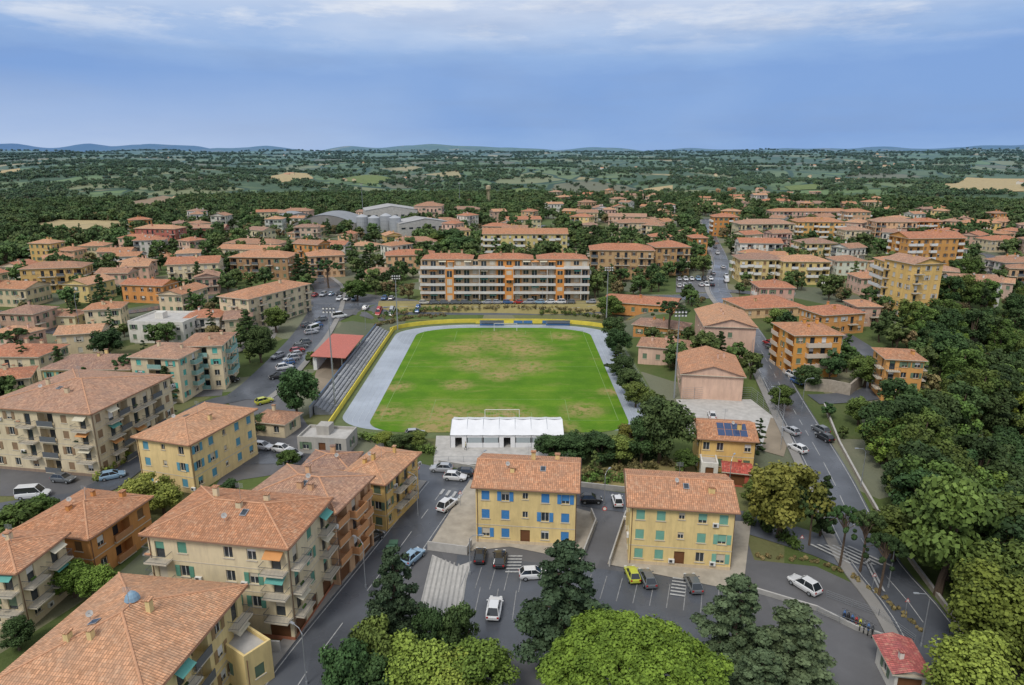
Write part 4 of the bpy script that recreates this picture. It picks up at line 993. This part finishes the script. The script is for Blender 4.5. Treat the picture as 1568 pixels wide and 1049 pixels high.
for _ in range(60):
    D=math.exp(random.uniform(math.log(1100),math.log(6500))); a=random.uniform(-.66,.66); x,y=D*math.sin(a),D*math.cos(a)
    for __ in range(random.choice([1,1,2])):
        x+=random.uniform(-25,25); y+=random.uniform(-25,25); z=Tz(x,y)-1; an=random.uniform(0,3.1); u=V((math.cos(an),math.sin(an),0)); v=V((-u.y,u.x,0)); w,d,h=random.uniform(10,18),random.uniform(8,12),random.uniform(5,8); o=V((x,y,z)); wm=random.choice(fw); rm=random.choice(fr_)
        mb.box(o,u*w,v*d,UP*h,wm); r0=o+v*d/2+UP*(h+2.2)-u*.4; r1=r0+u*(w+.8); e=UP*(h-.1)
        mb.q([o-u*.4-v*.4+e,o+u*(w+.4)-v*.4+e,r1,r0],rm); mb.q([o-u*.4+v*(d+.4)+e,o+u*(w+.4)+v*(d+.4)+e,r1,r0],rm)
        for xx in (0,w): mb.q([o+u*xx+UP*h,o+u*xx+v*d+UP*h,o+u*xx+v*d/2+UP*(h+2.1)],wm)
        for kk in range(int(w/3)):
            for side in (-.03,d+.03): mb.q([o+u*(1+kk*3)+v*side+UP*2,o+u*(2+kk*3)+v*side+UP*2,o+u*(2+kk*3)+v*side+UP*3.3,o+u*(1+kk*3)+v*side+UP*3.3],GLASS)
mb.obj('distant_farmhouses')
# ---------------------------------------------------------------- vehicles
TYRE=flat('tyre_rubber',(.02,.02,.02),.9); CG=flat('car_glass',(.02,.025,.03),.08,.8,var=.1); HL=flat('headlight',(.7,.7,.68),.2); TLm=flat('tail_light',(.4,.02,.02),.3)
def paint(name,c):
    m,nt,b=mat0('paint_'+name,.25,.5); b.inputs['Base Color'].default_value=(*c,1); b.inputs['Coat Weight'].default_value=.6; return m
PA={k:paint(k,c) for k,c in dict(white=(.66,.66,.66),silver=(.36,.37,.39),grey=(.12,.13,.14),black=(.018,.018,.02),blue=(.05,.12,.28),red=(.35,.03,.03),lightblue=(.25,.38,.5),lime=(.50,.52,.06),cream=(.5,.47,.4)).items()}
def carmesh(name,L=4.1,W=1.76,H=1.47,van=False):
    mb=MB(); b=PA['white']; a=L/2; zb=.92 if not van else 1.1
    st=[(-a,.80,.42,zb*.78),(-a*.95,.92,.28,zb*.95),(-a*.6,1,.22,zb),(0,1,.2,zb),(a*.5,1,.22,zb*.97),(a*.85,.94,.27,zb*.82),(a,.76,.36,zb*.66)]
    rings=[]
    for x,k,zl,zt in st:
        h=W/2*k; zm=(zl+zt)/2
        rings.append([V((x,-h*.9,zl)),V((x,-h,zm)),V((x,-h*.97,zt*.93)),V((x,-h*.82,zt)),V((x,h*.82,zt)),V((x,h*.97,zt*.93)),V((x,h,zm)),V((x,h*.9,zl))])
    for r,s in zip(rings,rings[1:]):
        for k in range(8): mb.q([r[k],r[(k+1)%8],s[(k+1)%8],s[k]],b)
    mb.q(rings[0],b); mb.q(rings[-1],b)
    if van: lo=[(-a*.97,.84),(a*.62,.84)]; hi=[(-a*.93,.74),(a*.30,.74)]
    else: lo=[(-a*.93,.82),(a*.45,.82)]; hi=[(-a*.68,.64),(a*.08,.64)]
    z0,z1=zb-.01,H
    def R(x,k,z): return V((x,-W/2*k,z)),V((x,W/2*k,z))
    A,B_=R(lo[0][0],lo[0][1],z0); C,D=R(lo[1][0],lo[1][1],z0); E,F_=R(hi[0][0],hi[0][1],z1-.05); Gq,Hq=R(hi[1][0],hi[1][1],z1-.05)
    mb.q([C,D,Hq,Gq],CG); mb.q([A,B_,F_,E],CG if not van else b); mb.q([A,C,Gq,E],CG); mb.q([B_,D,Hq,F_],CG)
    E2,F2=R(hi[0][0]+.12,hi[0][1]*.9,z1); G2,H2=R(hi[1][0]-.1,hi[1][1]*.9,z1)
    mb.q([E2,F2,H2,G2],b); mb.q([E,F_,F2,E2],b); mb.q([Gq,Hq,H2,G2],b); mb.q([E,Gq,G2,E2],b); mb.q([F_,Hq,H2,F2],b)
    for s,(p,q) in ((-1,(A,E)),(-1,(C,Gq)),(1,(B_,F_)),(1,(D,Hq))):
        mb.tube([p,q],[.05,.04],b,5)
    for s in (-1,1): mb.tube([V((-.05*a-.3,s*W/2*.82,z0)),V((-.05*a-.35,s*W/2*.65,z1-.05))],[.045,.04],b,4)
    for x in (-a*.62,a*.62):
        for s in (-1,1): mb.tube([V((x,s*(W/2-.2),.31)),V((x,s*(W/2+.01),.31))],[.31,.31],TYRE,14); mb.tube([V((x,s*(W/2+.0),.31)),V((x,s*(W/2+.02),.31))],[.19,.19],GALV,10)
    for s in (-1,1):
        mb.box(V((a*.93,s*W*.33-.17,.6)),V((.08,0,0)),V((0,.34,0)),UP*.14,HL); mb.box(V((-a*1.0-.01,s*W*.35-.12,.62)),V((.06,0,0)),V((0,.24,0)),UP*.22,TLm)
        mb.box(V((a*.36,s*(W/2+.06)-.08,zb)),V((.12,0,0)),V((0,.16,0)),UP*.12,b)
    mb.box(V((a*.985,-.35,.38)),V((.05,0,0)),V((0,.7,0)),UP*.16,DARK)
    return mb.mesh(name)
CM={'car':carmesh('car_body'),'suv':carmesh('suv_body',4.4,1.84,1.66),'small':carmesh('small_car_body',3.6,1.64,1.5),'van':carmesh('van_body',5.0,1.95,2.1,True)}
def car(p,ang,col=None,kind=None):
    kind=kind or random.choice(['car','car','suv','small']); col=col or random.choices(['white','silver','grey','black','blue','red','lightblue','cream'],[6,4,4,4,2,1.2,1,1])[0]
    o=bpy.data.objects.new('parked_van' if kind=='van' else 'parked_car',CM[kind]); S.collection.objects.link(o)
    z=Tz(p.x,p.y)+.15; o.location=(p.x,p.y,z); o.rotation_euler[2]=math.radians(ang)
    e=1.5; dx,dy=math.cos(math.radians(ang)),math.sin(math.radians(ang)); sl=(Tz(p.x+dx*e,p.y+dy*e)-Tz(p.x-dx*e,p.y-dy*e))/(2*e); o.rotation_euler[1]=-math.atan(sl)
    o.material_slots[0].link='OBJECT'; o.material_slots[0].material=PA[col]
for x,y,a,c,k in [(757,938,85,'white','suv'),(735,857,88,'black','small'),(765,862,88,'black','car'),(818,885,5,'white','car'),(968,886,95,'lime','small'),(991,892,95,'grey','car'),(1061,900,92,'grey','car'),
(1231,902,120,'white','suv'),(633,858,62,'lightblue','car'),(685,778,62,'white','suv'),(697,735,-8,'white','car'),(569,830,55,'black','car'),(403,688,-15,'white','car'),(433,692,-15,'white','car'),(450,700,-20,'silver','small'),
(405,618,40,'lime','car'),(354,585,5,'black','car'),(173,733,30,'lightblue','car'),(52,762,10,'white','van'),(10,838,40,'white','car'),(-5,830,40,'silver','car'),(1211,664,110,'silver','car'),(1221,691,112,'white','car'),(1262,674,108,'black','car'),(1256,662,108,'grey','car'),
(478,508,-120,'white','van'),(1112,432,80,'white','van'),(520,487,30,'white','van'),(905,770,0,'black','small'),(945,772,90,'white','small'),(1090,640,80,'white','small'),(636,668,10,'silver','car'),(98,738,-10,'grey','car')]:
    car(G(x,y),a,c,k)
def row(a,b_,n,ang,prob=.85):
    A,B_=G(*a),G(*b_)
    for k in range(n):
        if random.random()<prob: q=A.lerp(B_,k/max(1,n-1)); car(q,ang+random.uniform(-3,3)+random.choice([0,180]))
row((425,580),(492,492),16,30,.7); row((398,578),(470,500),7,60,.4)
row((650,466),(905,465),17,0,.8); row((560,474),(640,475),5,80,.8); row((520,460),(600,459),8,85,.7)
row((1176,528),(1222,588),8,113,.85); row((1108,470),(1135,500),3,115,.6)
row((1092,372),(1112,425),6,85,.8); row((1082,380),(1096,440),5,85,.5); row((1040,440),(1090,438),7,85,.9); row((1040,430),(1088,429),6,85,.8)
row((470,455),(520,452),5,85,.7); row((700,330),(740,332),5,0,.8); row((676,722),(708,729),2,-8,1); row((1350,400),(1500,440),6,-10,.4)
row((1235,640),(1262,690),2,112,.4); row((60,478),(170,480),4,0,.7); row((150,640),(178,655),2,70,1)
# ---------------------------------------------------------------- street furniture
def lamp(x,y,h=7,ang=0):
    p=G(x,y); mb=MB(); d=V((math.cos(ang),math.sin(ang),0))
    mb.tube([p,p+UP*h*.92,p+UP*h+d*.5,p+UP*(h+.08)+d*1.5],[.08,.055,.04,.035],GALV,8); q=p+UP*(h+.02)+d*1.3
    s=V((-d.y,d.x,0)); mb.box(q-s*.14,d*.6,s*.28,UP*.1,GALV); mb.tube([p,p+UP*.5],[.14,.12],GALV,8); mb.obj('street_lamp')
for a in [(470,1049,7,2.5),(560,900,7,2.5),(640,790,7,2.5),(1150,555,7,0),(1228,625,7,0),(1318,745,7,3.1),(1410,990,7,3.1),(1360,900,7,3.1),(1115,760,7,1),(925,775,6,1),(720,880,6,0),(445,590,7,2),(480,540,7,2),(700,474,7,-1.5),(830,474,7,-1.5),(560,505,8,0),(125,520,14,1),(735,745,6,1),(1190,640,7,3)]: lamp(*a)
STONE=flat('stone_wall',(.36,.31,.25),.95,var=.35,scale=1.5)
wall('roadside_parapet',[(1262,622),(1285,680),(1320,745),(1352,800),(1400,868),(1450,935),(1500,1010),(1530,1080)],.7,.35,STONE,CONCL)
wall('stone_retaining_wall',[(1232,598),(1270,600),(1300,606),(1318,590)],3.0,.5,STONE)
wall('car_park_wall',[(1150,905),(1250,935),(1310,965),(1390,990)],.7,.25,CONC,CONCL)
wall('garden_wall',[(655,842),(715,850),(722,838)],1.4,.2,CONCL); wall('garden_wall',[(890,862),(912,805),(905,788)],1.2,.2,CONCL); wall('garden_wall',[(933,868),(958,792)],1.2,.2,CONCL)
wall('garden_wall',[(672,712),(880,745),(1060,765)],1.0,.2,CONC,CONCL)
fence('steel_railing',[(1265,915),(1345,945),(1400,985)],1.1); fence('steel_railing',[(1250,940),(1320,968),(1390,1000)],1.1)
fence('court_fence',[(1045,612),(1150,612),(1198,650),(1195,690)],3.0,wires=6); fence('yard_fence',[(1148,570),(1175,600),(1200,640)],3,wires=5)
fence('garden_fence',[(540,600),(560,560),(590,520)],2,wires=3)
wall('courtyard_wall',[(220,905),(228,985),(430,1000)],1.6,.2,CONCL)
def sign(x,y,shape='round'):
    p=G(x,y); mb=MB(); mb.tube([p,p+UP*2.6],[.04,.04],GALV,6); c=p+UP*2.4+V((0,-.06,0)); n=12 if shape=='round' else 3; r=.38
    R_=[c+V((math.sin(2*math.pi*k/n)*r,0,math.cos(2*math.pi*k/n)*r)) for k in range(n)]; mb.q(R_,flat('sign_red',(.5,.03,.03),.4)); mb.q([c+V((0,-.01,0))+(q-c)*.7 for q in R_],WHITE)
    mb.q([q+V((0,.02,0)) for q in R_],GALV); mb.obj('traffic_sign')
for s in [(640,735),(705,775),(1225,845),(1335,905),(620,760),(925,800),(1385,945),(1248,800)]: sign(*s,shape=random.choice(['round','tri']))
for x,y in [(598,850),(603,842),(1165,800)]:
    p=G(x,y); p.z+=.15; mb=MB(); bm_=flat('bin_green',(.06,.13,.08),.6); w0,w1=.5,.62
    a=[p+V((sx*w0,sy*.4,.15)) for sx,sy in ((-1,-1),(1,-1),(1,1),(-1,1))]; c=[p+V((sx*w1,sy*.5,1.1)) for sx,sy in ((-1,-1),(1,-1),(1,1),(-1,1))]
    for k in range(4): mb.q([a[k],a[(k+1)%4],c[(k+1)%4],c[k]],bm_)
    l=[q+UP*.12*(1 if k>1 else .4) for k,q in enumerate(c)]; mb.q(l,bm_)
    for k in range(4): mb.q([c[k],c[(k+1)%4],l[(k+1)%4],l[k]],bm_)
    for s in (-.4,.4): mb.tube([p+V((s,-.3,.08)),p+V((s,-.2,.08))],[.08,.08],TYRE,8)
    mb.obj('waste_bin')
def moto(p,ang,col):
    mb=MB(); d=V((math.cos(ang),math.sin(ang),0)); s=V((-d.y,d.x,0)); p=p+UP*.12
    for k in (-.68,.68):
        c=p+d*k+UP*.31; mb.tube([c-s*.06,c+s*.06],[.31,.31],TYRE,14); mb.tube([c-s*.065,c+s*.065],[.17,.17],GALV,10)
    mb.tube([p-d*.75+UP*.72,p-d*.3+UP*.78,p+d*.05+UP*.85,p+d*.4+UP*.85],[.08,.14,.17,.08],col,8)
    mb.tube([p-d*.7+UP*.8,p-d*.05+UP*.84],[.1,.13],TYRE,6); mb.tube([p-d*.2+UP*.4,p+d*.3+UP*.45],[.2,.2],DARK,8)
    mb.tube([p+d*.68+UP*.31,p+d*.42+UP*1.0],[.05,.05],GALV,6); mb.tube([p+d*.4+UP*1.02-s*.35,p+d*.45+UP*1.05,p+d*.4+UP*1.02+s*.35],[.025]*3,DARK,5); mb.tube([p-d*.68+UP*.31,p-d*.1+UP*.4],[.04,.05],GALV,5)
    mb.obj('motorcycle')
A,B_=G(1292,948),G(1335,972)
for k in range(8): moto(A.lerp(B_,k/7),math.radians(60),[PA['blue'],PA['black'],PA['blue'],PA['red'],PA['lime'],PA['grey']][k%6])
def person(x,y,ang,shirt,trous,step=.15):
    p=G(x,y); d=V((math.cos(ang),math.sin(ang),0)); s=V((-d.y,d.x,0)); g=p+UP*.12
    vs=[(0,0,.93,.15),(0,0,1.12,.13),(0,0,1.38,.15),(0,0,1.5,.06),(0,.02,1.56,.06),(0,.02,1.66,.1),(0,.01,1.74,.07),
        (-.1,0,.88,.1),(-.11,step,.5,.07),(-.11,step*.6,.08,.045),(-.11,step*.6+.16,.04,.04),
        (.1,0,.88,.1),(.11,-step*.6,.5,.07),(.11,-step*1.6,.1,.045),(.11,-step*1.6+.15,.04,.04),
        (-.2,0,1.4,.06),(-.27,-.06,1.12,.045),(-.25,.1,.88,.035),(-.25,.16,.8,.03),(.2,0,1.4,.06),(.27,.05,1.12,.045),(.26,.14,.9,.035),(.26,.2,.83,.03)]
    es=[(0,1),(1,2),(2,3),(3,4),(4,5),(5,6),(0,7),(7,8),(8,9),(9,10),(0,11),(11,12),(12,13),(13,14),(2,15),(15,16),(16,17),(17,18),(2,19),(19,20),(20,21),(21,22)]
    me=bpy.data.meshes.new('person'); me.from_pydata([tuple(g+s*a+d*b_+UP*c) for a,b_,c,_ in vs],es,[]); o=bpy.data.objects.new('pedestrian',me); S.collection.objects.link(o)
    m,nt,b=mat0('clothing',.9,.1); z=nd(nt,'ShaderNodeSeparateXYZ',{0:pos(nt)}).outputs[2]; z=nd(nt,'ShaderNodeMath',{0:z,1:-g.z},operation='ADD').outputs[0]
    z=nd(nt,'ShaderNodeMath',{0:z,1:.5},operation='MULTIPLY').outputs[0]
    c=ramp(nt,z,[(0,(.03,.03,.03)),(.05,trous),(.48,shirt),(.76,(.45,.27,.18)),(.85,(.05,.03,.02))],True)
    nt.links.new(c,b.inputs['Base Color']); me.materials.append(m)
    o.modifiers.new('skin','SKIN')
    for i,vv_ in enumerate(vs): me.skin_vertices[0].data[i].radius=(vv_[3],vv_[3])
    me.skin_vertices[0].data[0].use_root=True; o.modifiers.new('sub','SUBSURF').levels=1
for a in [(1352,992,1.2,(.5,.5,.5),(.05,.06,.1)),(1346,998,2.2,(.05,.1,.3),(.05,.05,.05)),(1375,1008,.4,(.4,.08,.06),(.1,.1,.12)),(622,742,1,(.1,.12,.2),(.04,.04,.05)),(713,690,0,(.5,.45,.3),(.1,.1,.1)),(630,738,2,(.5,.2,.2),(.05,.06,.1))]:
    try: person(*a)
    except Exception as e: print('person',e)
be('red_roof_shelter',(1372,1030),(1420,1035),3,5,1,WH,kind='gable',rc=(.5,.14,.12),front='g',side='w',seed=77)
# ---------------------------------------------------------------- light, sky, camera
el=math.radians(52)
sd=V((math.sin(math.radians(-150))*math.cos(el),math.cos(math.radians(-150))*math.cos(el),math.sin(el)))
ld=bpy.data.lights.new('sun','SUN'); ld.energy=2.1; ld.angle=math.radians(16); ld.color=(1,.96,.89)
lo=bpy.data.objects.new('sun',ld); S.collection.objects.link(lo); lo.rotation_euler=sd.to_track_quat('Z','Y').to_euler()
w=bpy.data.worlds.new('World'); S.world=w; w.use_nodes=True; nt=w.node_tree; nt.nodes.clear()
sky=nd(nt,'ShaderNodeTexSky',sky_type='NISHITA'); sky.sun_disc=False; sky.sun_elevation=el; sky.sun_rotation=math.radians(-150)
bg1=nd(nt,'ShaderNodeBackground',{'Color':sky.outputs[0],'Strength':.1})
tc=nt.nodes.new('ShaderNodeTexCoord').outputs['Generated']; sp=nd(nt,'ShaderNodeSeparateXYZ',{0:tc})
mp=nd(nt,'ShaderNodeMapping',{'Vector':tc,'Scale':(1,1,4.5)}).outputs[0]
n1=nse(nt,mp,2.2,8,.6)
ma=lambda a,b_,op: nd(nt,'ShaderNodeMath',{0:a,1:b_},operation=op).outputs[0]
zz=ma(sp.outputs[2],ma(ma(n1,.5,'SUBTRACT'),.11,'MULTIPLY'),'ADD')
zz=ma(zz,2.5,'MULTIPLY')
cc=ramp(nt,zz,[(0,(.26,.43,.76)),(.08,(.20,.36,.71)),(.27,(.21,.365,.71)),(.34,(.30,.46,.77)),(.41,(.50,.62,.84)),(.49,(.62,.70,.86)),(.8,(.78,.81,.86))])
mp2=nd(nt,'ShaderNodeMapping',{'Vector':tc,'Scale':(1,1,5),'Location':(3,1,0)}).outputs[0]
n2=nse(nt,mp2,5,9,.62)
cl=ramp(nt,n2,[(.50,G0),(.62,G1)]); hi=nd(nt,'ShaderNodeMapRange',{'Value':sp.outputs[2],'From Min':.125,'From Max':.17}).outputs[0]
cc=mix(nt,ma(cl,ma(hi,.75,'MULTIPLY'),'MULTIPLY'),cc,(.88,.90,.94))
n4=nse(nt,nd(nt,'ShaderNodeMapping',{'Vector':tc,'Scale':(1.4,1.4,2.5),'Location':(7,2,4)}).outputs[0],2.6,5,.5)
cc=mix(nt,ma(ramp(nt,n4,[(.45,G0),(.68,G1)]),.35,'MULTIPLY'),cc,(.34,.49,.78))
n5=nse(nt,nd(nt,'ShaderNodeMapping',{'Vector':tc,'Scale':(1,1,6),'Location':(1,9,2)}).outputs[0],3.4,7,.55)
cc=mix(nt,ma(ramp(nt,n5,[(.48,G0),(.66,G1)]),.3,'MULTIPLY'),cc,(.22,.33,.58))
lf=nd(nt,'ShaderNodeMapRange',{'Value':sp.outputs[0],'From Min':-.02,'From Max':-.5}).outputs[0]
lowm=nd(nt,'ShaderNodeMapRange',{'Value':sp.outputs[2],'From Min':.10,'From Max':.012}).outputs[0]
n3=ramp(nt,nse(nt,mp,1.6,6),[(.2,(.5,.5,.5)),(.65,G1)])
cc=mix(nt,ma(ma(lf,lowm,'MULTIPLY'),ma(n3,.85,'MULTIPLY'),'MULTIPLY'),cc,(.54,.65,.86))
bg2=nd(nt,'ShaderNodeBackground',{'Color':cc,'Strength':1.0})
ms=nd(nt,'ShaderNodeMixShader',{0:.92,1:bg1.outputs[0],2:bg2.outputs[0]})
out=nd(nt,'ShaderNodeOutputWorld',{0:ms.outputs[0]})
cd=bpy.data.cameras.new('camera'); cam=bpy.data.objects.new('camera',cd); S.collection.objects.link(cam)
cam.location=(0,0,CH); cam.rotation_euler=(math.pi/2-PT,0,0); cd.sensor_width=36; cd.lens=36*FO/1568; cd.clip_start=.5; cd.clip_end=60000
S.camera=cam
S.view_settings.view_transform='Standard'; S.view_settings.look='None'; S.view_settings.exposure=0
